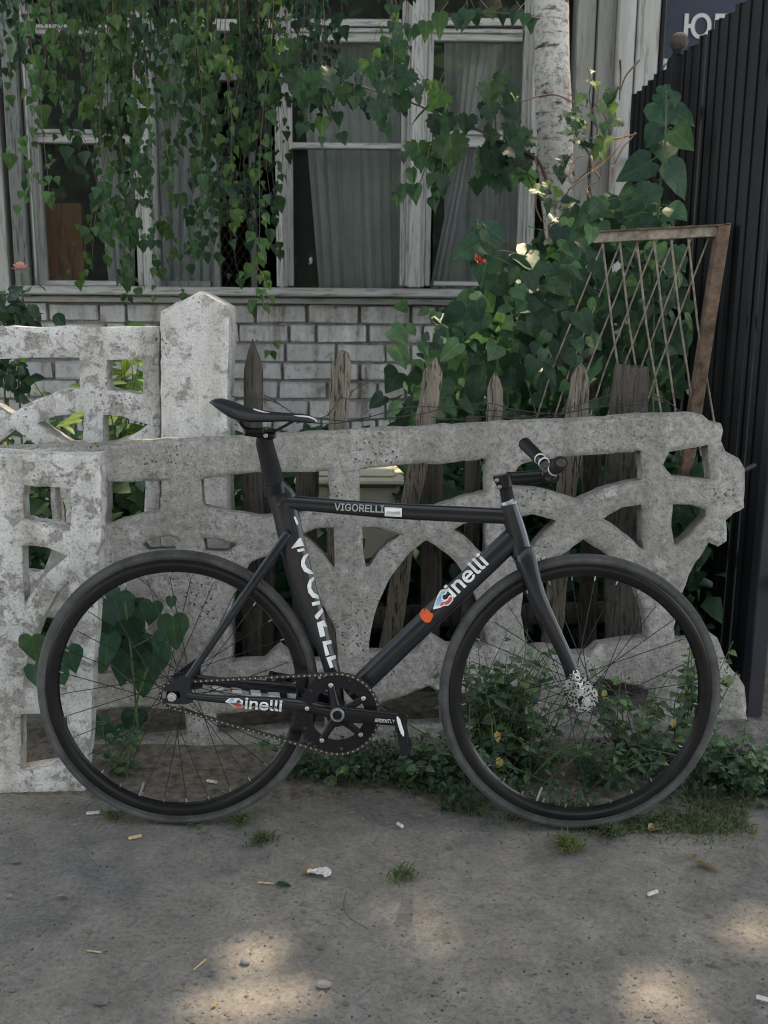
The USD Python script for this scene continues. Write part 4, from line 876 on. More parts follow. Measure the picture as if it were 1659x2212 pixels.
DTa = np.array([[*DT[0], .0265, .021], [*(DT[0] * .5 + DT[1] * .5), .026, .021], [*DT[1], .0255, .021]])
decal(bike, 'lettering', px_text('VIGORELLI', (722, 1102), (829, 1107.5), 15., True), 'grey_print', TTa, label='grey lettering on the top tube')
decal(bike, 'sticker', sg.Polygon([(831, 1095.5), (868, 1097.5), (868, 1117), (831, 1115)]), 'white_print', TTa, label='small white sticker on the top tube')
decal(bike, 'lettering', px_text('cinelli', (835, 1109.5), (864, 1111), 6, True), 'grey_print', TTa, eps=.0014)
def z4(x, y): return (907.3 + x * .20833, 1140.6 + y * .20833)
def Pz(fn, pts): return sg.Polygon([fn(*q) for q in pts]).buffer(0)
wing = Pz(z4, [(135, 845), (152, 780), (185, 690), (208, 652), (235, 636), (275, 635), (290, 648), (268, 690), (246, 692), (232, 708), (236, 735), (256, 745), (280, 735), (305, 700), (335, 698), (346, 715), (343, 750), (318, 785), (290, 806), (268, 806), (232, 812), (212, 826)])
blue = Pz(z4, [(165, 800), (178, 752), (205, 690), (222, 662), (245, 650), (268, 650), (256, 674), (236, 680), (218, 702), (216, 735), (232, 755), (206, 780), (190, 806)])
red1 = Pz(z4, [(205, 808), (214, 782), (238, 764), (252, 772), (238, 800)]); red2 = Pz(z4, [(252, 768), (284, 752), (310, 712), (332, 712), (330, 748), (306, 780), (280, 794), (254, 794)])
decal(bike, 'emblem', wing, 'white_print', DTa, label='winged emblem on the down tube')
decal(bike, 'emblem_blue', blue, 'blue_print', DTa, eps=.0013)
decal(bike, 'emblem_red', red1.union(red2), 'red_print', DTa, eps=.0013)
decal(bike, 'lettering', px_text('inelli', z4(352, 722), z4(716, 366), 31, True), 'white_print', DTa, label='white lettering on the down tube')
decal(bike, 'sticker', Pz(z4, [(2, 868), (22, 845), (38, 832), (45, 865), (52, 832), (70, 838), (90, 852), (108, 878), (132, 884), (137, 912), (122, 940), (108, 972), (82, 982), (50, 975), (28, 955), (8, 930), (-6, 900)]), 'orange_print', DTa, label='orange sticker on the down tube')
def z2(x, y): return (587.6 + x * .23433, 1106 + y * .23433)
STa = line_of([(580, 1080, 640, 1076), (590, 1113, 647, 1113), (611, 1209, 667, 1204), (632, 1284, 688, 1288), (658, 1340, 706, 1350), (686, 1404, 721, 1404), (702, 1460, 737, 1455), (714, 1538, 747, 1538)], [.014, .0145, .0145, .0145, .015, .017, .019, .019])
for q in ([(175, 335), (250, 240), (268, 238), (296, 312), (240, 320), (188, 337)], [(228, 345), (290, 333), (300, 356), (240, 370)],
          [(330, 380), (292, 404), (267, 450), (268, 498), (296, 548), (345, 572), (384, 572), (362, 540), (322, 515), (301, 472), (309, 430), (334, 398)],
          [(384, 595), (345, 624), (324, 680), (334, 742), (374, 790), (436, 800), (426, 770), (386, 745), (360, 702), (365, 652), (389, 620)],
          [(365, 835), (436, 819), (442, 850), (374, 866)], [(393, 957), (460, 884), (474, 915), (418, 992), (402, 978)],
          [(413, 1022), (478, 996), (508, 1060), (470, 1052), (490, 1142), (444, 1156)], [(465, 1195), (545, 1180), (550, 1210), (500, 1226), (530, 1314), (494, 1330)],
          [(500, 1342), (585, 1320), (591, 1350), (546, 1366), (566, 1430), (536, 1442)]):
    i_ = len(q); c_ = np.mean([z2(*k) for k in q], 0)
    t_ = (c_[1] - 1113) / (1404 - 1113)
    decal(bike, 'lettering', Pz(z2, q), 'white_print', STa, eps=.0012)
for q in ([(205, 45), (222, 42), (250, 105), (236, 122)], [(218, 82), (228, 78), (236, 96), (226, 100)]):
    decal(bike, 'sticker', Pz(z2, [(x - 6, y) for x, y in q]), 'white_print', STa, eps=.0012)
# chain stay print
def z3(x, y): return (328.4 + x * .20833, 1382.5 + y * .20833)
def csdecal(name, poly, mat, eps=.0008, label=None): return decal(bike, name, poly, mat, CS, eps=eps, label=label)
csdecal('emblem', Pz(z3, [(755, 640), (800, 604), (895, 602), (945, 630), (935, 700), (870, 702), (815, 668)]), 'white_print', label='winged emblem on the chain stay')
csdecal('emblem_blue', Pz(z3, [(790, 640), (822, 606), (862, 606), (830, 645)]), 'blue_print', .0014)
csdecal('emblem_red', Pz(z3, [(815, 655), (880, 650), (935, 668), (925, 700), (875, 700)]), 'red_print', .0014)
csdecal('emblem_hole', Pz(z3, [(875, 645), (885, 622), (910, 625), (920, 648), (895, 655)]), 'dark_print', .0019)
csdecal('lettering', px_text('inelli', z3(960, 708), z3(1345, 740), 22, True), 'white_print', label='white lettering on the chain stay')
FARL = np.c_[mir(CS[:, :3]) + UP * .004, CS[:, 3:4] * 1.4, CS[:, 4:]]
def fardecal(name, poly, mat, eps=.0008): return decal(bike, name, poly, mat, FARL, eps=eps)
for q, m_ in (((620, 470, 735, 480, 742, 528, 628, 516), 'red_print'), ((820, 490, 925, 500, 936, 556, 832, 546), 'red_print'), ((1015, 514, 1120, 522, 1132, 582, 1022, 572), 'dark_print'), ((1208, 538, 1320, 546, 1332, 602, 1216, 596), 'blue_print'), ((1412, 554, 1516, 560, 1522, 610, 1420, 606), 'blue_print')):
    P4 = [z3(q[k], q[k + 1]) for k in (0, 2, 4, 6)]
    fardecal('stripe', sg.Polygon(P4), 'white_print')
    fardecal('stripe_edge', sg.Polygon([(P4[0][0] - 2.5, P4[0][1]), (P4[0][0] + .6, P4[0][1]), (P4[3][0] + .6, P4[3][1]), (P4[3][0] - 2.5, P4[3][1])]), m_, .0012)
ARa = np.array([[*B(745, 1543, .067), .0185, .0075], [*B(868, 1554, .069), .0145, .0075]])
decal(bike, 'lettering', px_text('ARDENTLY', z2(945, 1935), z2(1130, 1948), 7.5, True), 'white_print', ARa, label='small white lettering on the crank arm')
# white sleeve with letters above the front axle
def z6(x, y): return (1166.5 + x * .10417, 1399.8 + y * .10417)
S = FB[-6:-1]
part(bike, 'fork_sleeve', loft(S[:, :3], S[:, 3] * 1.04, S[:, 4] * 1.05, NB2), M['speckle'], S_)
for ch, (x, y), rot in (('C', (740, 510), 100), ('O', (780, 610), 60), ('L', (830, 710), 60), ('C', (870, 800), 35)):
    c_ = np.array(z6(x, y)); a_ = math.radians(rot); d_ = np.array([math.cos(a_), -math.sin(a_)]); e_ = np.array([d_[1], -d_[0]])
    p0_ = c_ - d_ * 5 - e_ * 5.5
    decal(bike, 'lettering', px_text(ch, p0_, p0_ + d_ * 10, 11, True), 'white_print', FB * [1, 1, 1, 1.3, 1.08], fn=BF, n=NB2, o=O2, eps=.0012)

# ================================================================== plants
HEART = [(0, 0), (-.10, .12), (-.12, .26), (-.04, .40), (.12, .48), (.32, .46), (.52, .37), (.70, .25), (.86, .11), (1, 0)]
BIRCH = [(0, 0), (.03, .22), (.12, .37), (.27, .40), (.45, .31), (.62, .20), (.80, .10), (1, 0)]
MAPLE = [(0, 0), (-.16, .10), (-.20, .26), (-.08, .30), (-.10, .48), (.04, .46), (.10, .62), (.20, .52), (.32, .56), (.34, .40), (.46, .42), (.52, .30), (.66, .28), (.72, .17), (.86, .12), (1, 0)]
OVAL = [(0, 0), (.08, .14), (.25, .26), (.5, .28), (.75, .18), (.9, .08), (1, 0)]
POINT = [(0, 0), (-.08, .16), (.02, .36), (.2, .42), (.42, .33), (.62, .2), (.82, .08), (1, 0)]
def leaf_shape(half, jag=0.0, r=None):
    half = np.array(half, float)
    if jag and r is not None:
        half[1:-1] += r.normal(0, jag, (len(half) - 2, 2))
    full = np.vstack([half, half[-2:0:-1] * [1, -1]])
    return full
def leaf(p, tip, nrm, size, kind, r, fold=.28, droop=.35, wide=1.0):
    """a leaf with a folded blade: outer edge, an inner ring and a midrib line"""
    full = leaf_shape(kind, .016, r) * [1, wide * (1 + r.normal(0, .08))]
    c = np.array([.34, 0.0]); inner = c + (full - c) * .55
    n = len(full); q = np.vstack([full, inner, c])
    z = fold * np.abs(q[:, 1]) - droop * np.clip(q[:, 0], 0, 1) ** 2 * .6 - droop * .5 * q[:, 1] ** 2
    z += .05 * np.sin(9 * q[:, 0] + 5 * np.abs(q[:, 1]) + r.uniform(0, 6)) * np.abs(q[:, 1])
    x = norm(tip); zz = np.asarray(nrm, float); zz = norm(zz - x * np.dot(zz, x)); y = np.cross(zz, x)
    V = np.asarray(p) + size * (q[:, :1] * x + q[:, 1:2] * y + z[:, None] * zz)
    i = np.arange(n); j = (i + 1) % n
    f = np.vstack([np.stack([i, j, n + j], 1), np.stack([i, n + j, n + i], 1), np.stack([n + i, n + j, np.full(n, 2 * n)], 1)])
    return V, f, q[:, :2].copy()
def small_leaf(p, tip, nrm, size, r, w=.36, fold=.3):
    x = norm(tip); z = np.asarray(nrm, float); z = norm(z - x * np.dot(z, x)); y = np.cross(z, x)
    q = np.array([(0, 0, 0), (.25, w, fold * w), (.25, -w, fold * w), (.65, w * .62, fold * w * .5 - .05), (.65, -w * .62, fold * w * .5 - .05), (1, 0, -.16), (.4, 0, 0)])
    V = np.asarray(p) + size * (q[:, :1] * x + q[:, 1:2] * y + q[:, 2:] * z)
    return V, np.array([(0, 6, 1), (0, 2, 6), (1, 6, 3), (2, 4, 6), (3, 6, 5), (6, 4, 5)])[:, ::-1], q[:, :2].copy()
def rdir(r, base, spread): return norm(np.asarray(base, float) + r.normal(0, spread, 3))

# ---- birch: trunk, limbs, hanging twigs, crown overhead
YT = 1.95
birch = thing('birch_tree', 'white barked birch with weeping leafy twigs hanging before the house windows', 'tree', PY(1240, 1400, YT))
cl = [(1258, 1420, 60), (1256, 1000, 50), (1250, 760, 44), (1230, 600, 40), (1206, 420, 38.5), (1198, 300, 37.5), (1193, 150, 37), (1192, 30, 36), (1190, -120, 36), (1180, -700, 33), (1150, -1500, 28), (1100, -2600, 20)]
Cc = [PY(u, v, YT) for u, v, h in cl]; Rr = [h * mpp(PY(1200, 400, YT)) for u, v, h in cl]
S = smoothline(np.c_[Cc, Rr], 8)
v, f = tube(S[:, :3], S[:, 3], 32)
dv = norm
cen = np.repeat(S[:, :3], 32, 0); rad = v[:len(cen)] - cen
k = .10 * (meshkit.fbm(v[:len(cen)] * [14, 14, 6], 3, 4) - .5) + .04 * (meshkit.fbm(v[:len(cen)] * [40, 40, 60], 2, 8) - .5)
v[:len(cen)] = cen + rad * (1 + k[:, None] * 1.2)
part(birch, 'trunk', (v, f), M['birch_bark'], True)
r = np.random.default_rng(11)
top = [Cc[-3], Cc[-2], Cc[-1]]
limbs = []
for i in range(9):
    a = i * 2.4 + .4; b = S[-1 - 3 * i, :3]; e = b + np.array([math.cos(a) * 2.6, math.sin(a) * 2.2, .9 + .2 * (i % 3)])
    part(birch, 'limb', tube(smoothline([b, b * .6 + e * .4 + [0, 0, .35], e], 5), np.linspace(.045, .012, 11), 7), M['twig'], True)
# hanging twigs; (where it starts, where it ends, distance, leaf spacing, dark?)
spec = [(24, 205, 0, 1), (78, 255, 10, 1), (100, 425, 8, 1), (135, 345, 0, 1), (165, 300, 0, 1), (222, 605, -45, 1), (208, 420, 0, 1), (228, 500, 6, 1), (242, 555, 0, 1), (258, 585, 0, 1), (268, 692, 8, 1), (286, 605, 0, 1), (296, 520, 6, 1), (312, 560, 36, 1), (372, 425, 6, 1), (352, 632, 48, 1.3), (420, 470, 0, 1), (440, 545, 0, 1), (462, 500, 0, 1), (478, 545, -6, 1), (500, 480, 0, 1), (470, 600, 46, 1.2),
        (540, 520, 0, .9), (556, 480, 0, .8), (572, 420, 6, .8), (590, 470, 6, .9), (604, 330, 6, .9), (578, 660, -30, 1.1), (452, 570, -52, 1), (528, 440, 0, .8), (512, 400, 0, .8), (548, 380, 0, .8), (585, 540, 4, 1.1), (436, 430, 0, .9), (398, 290, 0, .9),
        (652, 190, 8, .8), (668, 215, 8, .8), (684, 205, 10, .8), (698, 190, 6, .8), (676, 160, 0, .8), (640, 120, 0, .9), (850, 200, 8, 1.1), (842, 120, 4, 1.1), (866, 130, 0, 1.3), (726, 70, 0, 1.2)]
for i in range(15):
    u = r.uniform(25, 470) if i % 3 else r.uniform(380, 625)
    spec.append((u, r.uniform(90, 290), r.uniform(-12, 12), 1))
named, rest_n, shown = 0, 0, []
def on_view(p):
    d = p - CAM; z_ = np.dot(d, _f); return abs(np.dot(d, _r) / z_ * F) < 860 and np.dot(d, _u) / z_ * F < 1130
strands = []
for (u, ve, sway, sp) in spec:
    y = r.uniform(1.75, 2.35); v0 = -170
    n_ = max(4, int((ve - v0) / 30)); ph = r.uniform(0, 6)
    P_ = [PY(u - sway * (1 - t) * .3 + sway * t ** 3 * 1.0 + 9 * math.sin(ph + 4 * t) + 5 * math.sin(2.3 * ph + 11 * t), v0 + (ve - v0) * t, y + .05 * math.sin(ph + 2 * t)) for t in np.linspace(0, 1, n_)]
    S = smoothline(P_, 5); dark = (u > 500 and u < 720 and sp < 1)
    tw = part(birch, 'hanging_twig', tube(S, np.linspace(.0026, .0009, len(S)), 5), M['twig'])
    length = np.r_[0, np.cumsum(np.linalg.norm(np.diff(S, axis=0), axis=1))]
    lv = []
    runs = [(S, length)]
    for _b in range(int(r.integers(0, 5)) if sp <= 1 else 1):
        j_ = int(r.uniform(.15, .92) * (len(S) - 1)); a = r.uniform(0, 2 * np.pi); w_ = r.uniform(.04, .15); dr_ = r.uniform(.06, .30); q = S[j_]
        Sb = smoothline([q, q + np.array([math.cos(a) * w_ * .6, math.sin(a) * w_ * .5, -.02 - dr_ * .15]), q + np.array([math.cos(a) * w_, math.sin(a) * w_ * .8, -.03 - dr_])], 5)
        part(tw, 'side_twig', tube(Sb, np.linspace(.0014, .0007, len(Sb)), 5), M['twig'])
        runs.append((Sb, np.r_[0, np.cumsum(np.linalg.norm(np.diff(Sb, axis=0), axis=1))]))
    todo = [(Sr, lr, s_) for Sr, lr in runs for s_ in np.cumsum([.015] + [((r.uniform(.014, .046) * (.6 + 1.1 * float(meshkit.noise(np.array([u * .1, q_ * .2, 1.]), 3))) if r.random() < .93 else r.uniform(.06, .16)) * sp) for q_ in range(int(lr[-1] / .022))]) if s_ < lr[-1]]
    for Sr, lr, s_ in todo:
        p = np.array([np.interp(s_, lr, Sr[:, k]) for k in range(3)])
        for _ in range(1 if r.random() < .55 else 2 + (r.random() < .25)):
            a = r.uniform(0, 2 * np.pi); out = np.array([math.cos(a), .6 * math.sin(a), 0])
            tipd = norm(out * r.uniform(.12, .7) + np.array([0, 0, -1.0])); sz = (r.uniform(.022, .052) if r.random() < .9 else .07) * (.85 if dark else 1)
            q = p + out * (r.uniform(.004, .022) if r.random() < .7 else r.uniform(.025, .06)) + [0, 0, -.006]
            lv.append((leaf(q, tipd, rdir(r, [0, -1, .25], .55), sz, BIRCH, r, .25, r.uniform(.05, .3)), q))
    p = S[-1]; lv.append((leaf(p, [0.1, 0, -1], [0, -1, .2], .05, BIRCH, r), p))
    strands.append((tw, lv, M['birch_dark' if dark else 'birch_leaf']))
total = sum(len(x[1]) for x in strands); keep_every = max(1, int(math.ceil(total / 290)))
cnt = 0
for tw, lv, mt in strands:
    restb = MB(); any_ = False
    for m_, q in lv:
        cnt += 1
        if cnt % keep_every == 0 and on_view(q): part(tw, 'leaf', m_, mt, True)
        else: restb.add(m_); any_ = True
    if any_: part(tw, 'leaves', restb.mesh, mt, True, kind='stuff')

# where sunlight comes down through the leaves: (place, width of the gap)
gaps = [(PZ(u, v), w) for u, v, w in ((548, 2040, -.014), (592, 2046, -.026), (915, 1985, .004), (895, 2012, -.008), (1080, 1858, -.022), (1635, 2002, .006), (1425, 2138, .012), (1385, 2145, -.012), (1500, 2205, -.004), (470, 2176, -.012), (540, 2168, -.010), (610, 2158, -.008), (675, 2147, -.012))] + [
        (PY(1250, 235, YT - .1), .10), (PY(1290, 160, YT - .1), .08), (PY(1320, 235, YT - .15), .10), (PY(1280, 310, YT - .2), .09), (PY(1180, 410, YT - .2), .09), (PY(1310, 330, YT - .2), .1), (PY(1200, 450, YT - .25), .07), (PY(1245, 470, YT - .2), .07), (PY(1350, 300, YT - .2), .07),
        (PY(280, 800, 1.5), .30), (PY(270, 930, 1.4), .28), (PY(290, 1080, 1.3), .26), (PY(280, 1270, 1.2), .2), (PY(560, 1350, 1.2), .16), (PY(560, 1080, 1.3), .12), (PY(560, 1250, 1.2), .12), (PY(545, 1550, 1.0), .1),
        (PY(455, 643, YB - .1), .035), (PY(60, 702, YB + .04), .05), (PY(140, 702, YB + .04), .045), (PY(220, 702, YB + .04), .045), (PY(290, 703, YB + .04), .05), (PY(145, 945, YB), .045),
        (PY(975, 740, 1.9), .14), (PY(1010, 770, 1.8), .12), (PY(1100, 690, 1.9), .11), (PY(1130, 660, 2.0), .12), (PY(1240, 680, 2.0), .13), (PY(1240, 750, 2.0), .12), (PY(1330, 760, 1.4), .05), (PY(1310, 880, 1.2), .05), (PY(1060, 690, 1.3), .08), (PY(1250, 560, 1.5), .09), (PY(900, 720, 1.3), .06),
        (PY(960, 1240, 1.3), .06), (PY(940, 1215, 1.3), .05), (PY(720, 160, 1.9), .03), (PY(920, 205, 1.9), .03)]
r = np.random.default_rng(23)
def crown(n, x0, x1, y0, y1, z0, z1, s0, s1, holes=True, lump=.9):
    out = []
    P_ = np.stack([r.uniform(x0, x1, n), r.uniform(y0, y1, n), r.uniform(z0, z1, n)], 1)
    if lump: P_ = P_[meshkit.fbm(P_ * lump, 3, 5) > r.uniform(.25, .50, n)] if lump > 2 else P_
    sz = r.uniform(s0, s1, len(P_))
    if holes:
        ok = np.ones(len(P_), bool)
        for g, w in gaps:
            d = P_ - g; t = d @ SUN; dist = np.linalg.norm(d - t[:, None] * SUN, axis=1); ok &= ~((dist < w + sz * .42) & (t > 0))
        P_, sz = P_[ok], sz[ok]
    n = len(P_)
    nr = r.normal(0, 1, (n, 3)) * [.8, .8, .5] + [.25, .25, 1.1]; nr /= np.linalg.norm(nr, axis=1, keepdims=True)
    a = np.cross(nr, r.normal(0, 1, (n, 3))); a /= np.linalg.norm(a, axis=1, keepdims=True); b = np.cross(nr, a)
    s = sz[:, None] * .5
    V = np.stack([P_ - a * s * 1.1, P_ + b * s * .8 - nr * s * .1, P_ + a * s * 1.1, P_ - b * s * .8 - nr * s * .1], 1).reshape(-1, 3)
    i = np.arange(n)[:, None] * 4
    return V, np.vstack([i + [0, 1, 2], i + [0, 2, 3]])
part(birch, 'crown', crown(56000, -3.0, 9.0, 0.6, 9.4, 7.8, 10.8, .18, .30), M['crown_leaf'], kind='stuff')

# ---- grape-like climber on the left of the trunk
def z7(x, y): return 604.9 + x * .3386, y * .3386
r = np.random.default_rng(31)
vine = thing('climbing_vine', 'dark climber with lobed leaves stretched from the birch across the windows', 'vine', PY(1165, 900, 1.85))
sl_ = smoothline([PY(u, v, 1.8 + .04 * math.sin(u / 60)) for u, v in ((1190, 420), (1163, 348), (1120, 322), (1080, 305), (1020, 275), (960, 252), (900, 226), (840, 206), (790, 190), (720, 170), (650, 150))], 6)
part(vine, 'stem', tube(sl_, np.linspace(.007, .002, len(sl_)), 7), M['twig'], True)
for Pq in ([(1165, 40), (1100, 30), (1040, 28), (980, 40), (920, 48), (880, 60)], [(845, -80), (848, 60), (850, 130), (846, 230), (850, 260)], [(1075, 330), (1070, 250), (1075, 190), (1085, 170)], [(1150, 345), (1090, 400), (1075, 470), (1065, 620), (1085, 700)], [(960, 252), (930, 330), (905, 400), (880, 440)], [(1165, 210), (1200, 205), (1240, 220), (1290, 240)]):
    sq = smoothline([PY(u, v, 1.78) for u, v in Pq], 6); part(vine, 'stem', tube(sq, np.linspace(.0035, .0012, len(sq)), 6), M['twig'], True)
lob = [(50, 420, 150), (150, 560, 225), (420, 450, 150), (400, 600, 120), (500, 540, 120), (590, 450, 130), (470, 620, 140), (640, 720, 205), (560, 690, 120), (770, 320, 115), (790, 500, 155), (780, 660, 145), (880, 600, 120), (1000, 630, 155), (890, 740, 145), (1030, 820, 195), (1190, 790, 125), (680, 830, 90), (1010, 950, 205), (1090, 960, 225), (880, 980, 155), (1340, 600, 150), (1460, 610, 140), (1340, 720, 140), (1480, 720, 160), (1340, 880, 165), (1480, 870, 140), (1560, 890, 135), (1300, 700, 100), (1400, 520, 110), (1300, 1060, 205), (1430, 1050, 205), (1550, 1050, 185), (1400, 1180, 150), (1590, 1150, 120), (1260, 1190, 120), (1000, 560, 80), (300, 470, 120), (90, 300, 100), (330, 540, 110), (60, 120, 80), (1380, 960, 150), (1500, 960, 150), (1350, 1130, 130), (1480, 1140, 140)]
pnt = [(960, 1050, 120), (840, 1120, 120), (860, 1230, 130), (1030, 1150, 120), (1000, 1230, 110), (980, 1300, 105), (780, 1220, 130), (740, 1270, 90), (700, 560, 120), (680, 430, 110), (710, 340, 110), (640, 560, 110), (930, 540, 80), (825, 215, 85), (870, 200, 95), (930, 190, 125), (1020, 150, 165), (1130, 130, 110), (1180, 120, 155), (1250, 110, 120), (1340, 80, 100), (1420, 100, 110), (1500, 110, 110), (1560, 120, 100), (1600, 150, 110), (700, 60, 80), (745, 60, 70), (710, 170, 80), (750, 170, 80), (740, 260, 90), (180, 660, 100), (230, 640, 90), (310, 640, 100), (370, 760, 110), (270, 800, 130), (400, 880, 90), (130, 830, 100), (265, 900, 70), (470, 650, 110), (1050, 1080, 110), (900, 1040, 110), (1040, 1190, 120), (790, 1000, 80), (960, 1150, 100)]
for lst, kd in ((lob, MAPLE), (pnt, POINT)):
    for x, y, s in lst:
        u, v = z7(x, y); yy = 1.72 + r.uniform(-.07, .1); size = s * .3386 * mpp(PY(u, v, yy)) * (.98 if kd is MAPLE else 1.0)
        tipd = rdir(r, [0, -.15, -1], .38 if kd is MAPLE else .2)
        p = PY(u, v, yy) - tipd * size * .38
        part(vine, 'leaf', leaf(p, tipd, rdir(r, [0, -1, .55], .3), size, kd, r, r.uniform(.05, .3), r.uniform(.1, .4)), M['vine_leaf'], True)
        part(vine, 'petiole', tube([p, p + np.array([r.normal(0, .02), .02, .045])], .0011, 4), M['stem'])
for x, y, s in ((540, 390, 60), (960, 520, 50), (1350, 490, 70), (1490, 600, 60), (340, 515, 60), (1060, 660, 50)):
    u, v = z7(x, y); p = PY(u, v, 1.68); part(vine, 'leaf', leaf(p, rdir(r, [0, -.2, -1], .4), rdir(r, [.3, -.5, 1], .3), s * .3386 * mpp(p), MAPLE, r), M['vine_young'], True)
# ---- climber on the right of the trunk, in the sun
def z8(x, y): return 1123.3 + x * .2604, 129.6 + y * .2604
v2 = thing('climbing_vine', 'sunlit climber with pale young leaves on the right of the birch trunk', 'vine', PY(1260, 900, 1.8))
for Pq in ([(560, 60), (590, 180), (575, 300), (600, 420), (640, 560), (620, 700), (560, 900), (600, 1150), (640, 1320)], [(620, 360), (700, 460), (740, 620), (690, 800), (560, 920), (420, 1060), (320, 1240)], [(440, 360), (300, 290), (160, 300), (0, 350)], [(120, 800), (160, 1000), (130, 1200), (180, 1340)]):
    sq = smoothline([PY(*z8(*q), 1.72 + r.normal(0, .015)) for q in Pq], 6); part(v2, 'stem', tube(sq, .0026, 6), M['twig'], True)
for Pq in ([(420, 1060), (560, 950), (700, 850), (800, 740), (850, 650), (905, 552)], [(760, 660), (860, 640), (970, 610)], [(400, 1000), (430, 870), (480, 810), (540, 795)], [(590, 800), (620, 920), (660, 990), (560, 1060), (590, 1160), (635, 1320)], [(780, 860), (860, 720), (930, 640), (955, 600)], [(765, 880), (770, 960), (755, 1080)], [(830, 0), (835, 120), (825, 330)], [(990, 0), (880, 130), (830, 260)]):
    sq = smoothline([PY(*z8(*q), 1.62 + r.normal(0, .015)) for q in Pq], 5); part(v2, 'dry_twig', tube(sq, np.linspace(.0042, .002, len(sq)), 6), M['dry_twig' if Pq[0][1] > 5 else 'twig'], True)
for x, y, s, yg in ((600, 95, 65, 1), (550, 165, 55, 1), (630, 212, 95, 1), (500, 320, 100, 1), (560, 350, 95, 0), (690, 390, 125, 1), (770, 400, 95, 1), (770, 262, 115, 0), (740, 330, 115, 0), (400, 480, 135, 0), (400, 600, 155, 0), (600, 480, 135, 0), (520, 530, 125, 1), (560, 640, 145, 0), (780, 500, 165, 0), (690, 570, 100, 0), (560, 720, 165, 0), (700, 690, 155, 1), (650, 625, 100, 1), (690, 800, 95, 1), (360, 840, 115, 0), (320, 930, 115, 0), (350, 980, 100, 0), (150, 1080, 125, 1), (230, 1040, 95, 1), (310, 1100, 100, 1), (400, 1080, 60, 1), (240, 1220, 145, 0), (420, 1180, 145, 0), (470, 1300, 115, 1), (515, 1380, 60, 1), (460, 430, 120, 0), (470, 560, 130, 0), (480, 680, 130, 0), (620, 760, 130, 0), (280, 1320, 130, 0), (380, 1300, 120, 0), (250, 1590, 80, 1), (200, 1150, 110, 0), (430, 1420, 130, 0), (150, 1400, 150, 0)):
    u, v = z8(x, y); yy = 1.66 + r.uniform(-.06, .08); size = s * .2604 * mpp(PY(u, v, yy)) * .95
    tipd = rdir(r, [0, -.25, -.8], .45); p = PY(u, v, yy) - tipd * size * .38
    part(v2, 'leaf', leaf(p, tipd, rdir(r, [.2, -.8, .8], .35), size, MAPLE if s > 70 else BIRCH, r, r.uniform(.05, .3), r.uniform(.1, .5)), M['vine_young' if yg else 'vine_leaf'], True)

# ---- tall broad-leaved plants
def plant(name, label, cat, stemP, y, leaves, zfun, k, mat, kind=HEART, group=None, spread=.3, stem_r=.006, elong=1.0, seed=1, out=.2):
    r = np.random.default_rng(seed)
    pts = [zfun(*q) for q in stemP]
    S = smoothline([PY(u, v, y) for u, v in pts], 6); base = S[-1]
    t = thing(name, label, cat, (base[0], base[1], 0), group)
    part(t, 'stem', tube(S, np.linspace(stem_r * .45, stem_r, len(S)), 8), M['stem'], True)
    for x, yv, s in leaves:
        u, v = zfun(x, yv); yy = y + r.uniform(-.12, .06); c = PY(u, v, yy); size = s * k * mpp(c) * 1.0
        j = np.argmin(np.abs(S[:, 2] - c[2] - .03)); a = S[j]
        d = c - a; d[2] = min(d[2], 0) - .35 * np.linalg.norm(d); d[1] = -abs(d[1]) * .5; tipd = rdir(r, norm(d) if np.linalg.norm(d) > .02 else [0, -.3, -.7], spread * .5)
        size *= 1.28; p = c - tipd * size * .4
        part(t, 'leaf', leaf(p, tipd, rdir(r, [0, -1, .45], spread * .8), size, kind, r, r.uniform(.05, .25), r.uniform(.1, .45), elong), M[mat], True)
        part(t, 'petiole', tube(smoothline([a, (a + p) / 2 + [0, 0, .012], p], 3), .0016, 5), M['stem'])
    return t
plant('broadleaf_plant', 'tall plant with big heart leaves in front of the black slatted fence', 'plant', [(1215, 250), (1215, 350), (1205, 650), (1170, 1000), (1145, 1280), (1120, 1700), (1100, 2600), (1100, 4300)], 1.45,
      [(1170, 455, 205), (1340, 470, 185), (1205, 730, 225), (1345, 650, 190), (970, 900, 250), (1300, 980, 260), (1110, 620, 150), (1285, 310, 115), (1190, 265, 95), (1150, 320, 90), (1300, 1260, 155), (1000, 1080, 105), (890, 1080, 95), (980, 1270, 250), (870, 1200, 120), (800, 1350, 135), (760, 1190, 110), (1080, 1110, 150), (1160, 1370, 140), (1060, 1370, 150), (670, 1190, 100), (1240, 1330, 110)], z8, .2604, 'broad_leaf', seed=41)
def z9(x, y): return 777.7 + x * .2604, 432 + y * .2604
lp = plant('broadleaf_plant', 'tall plant with pale top leaves and a red blossom under the right window', 'plant', [(975, 200), (1005, 330), (1025, 520), (1045, 760), (1060, 1100), (1065, 1500), (1070, 2300), (1070, 3600)], 1.5,
      [(970, 235, 115), (1110, 275, 175), (905, 410, 195), (1080, 370, 155), (1035, 565, 220), (1230, 630, 280), (880, 880, 210), (800, 1050, 290), (1180, 980, 260), (1450, 520, 320), (1490, 780, 260), (1020, 290, 90), (1330, 560, 180)], z9, .2604, 'broad_leaf', seed=42)
r = np.random.default_rng(5)
for k in range(7):
    p = PY(*z9(985 + r.normal(0, 22), 500 + r.normal(0, 10)), 1.36); part(lp, 'petal', leaf(p, rdir(r, [0, -.4, .2], .8), rdir(r, [0, -1, .5], .6), .019, OVAL, r), M['red_petal'], True)

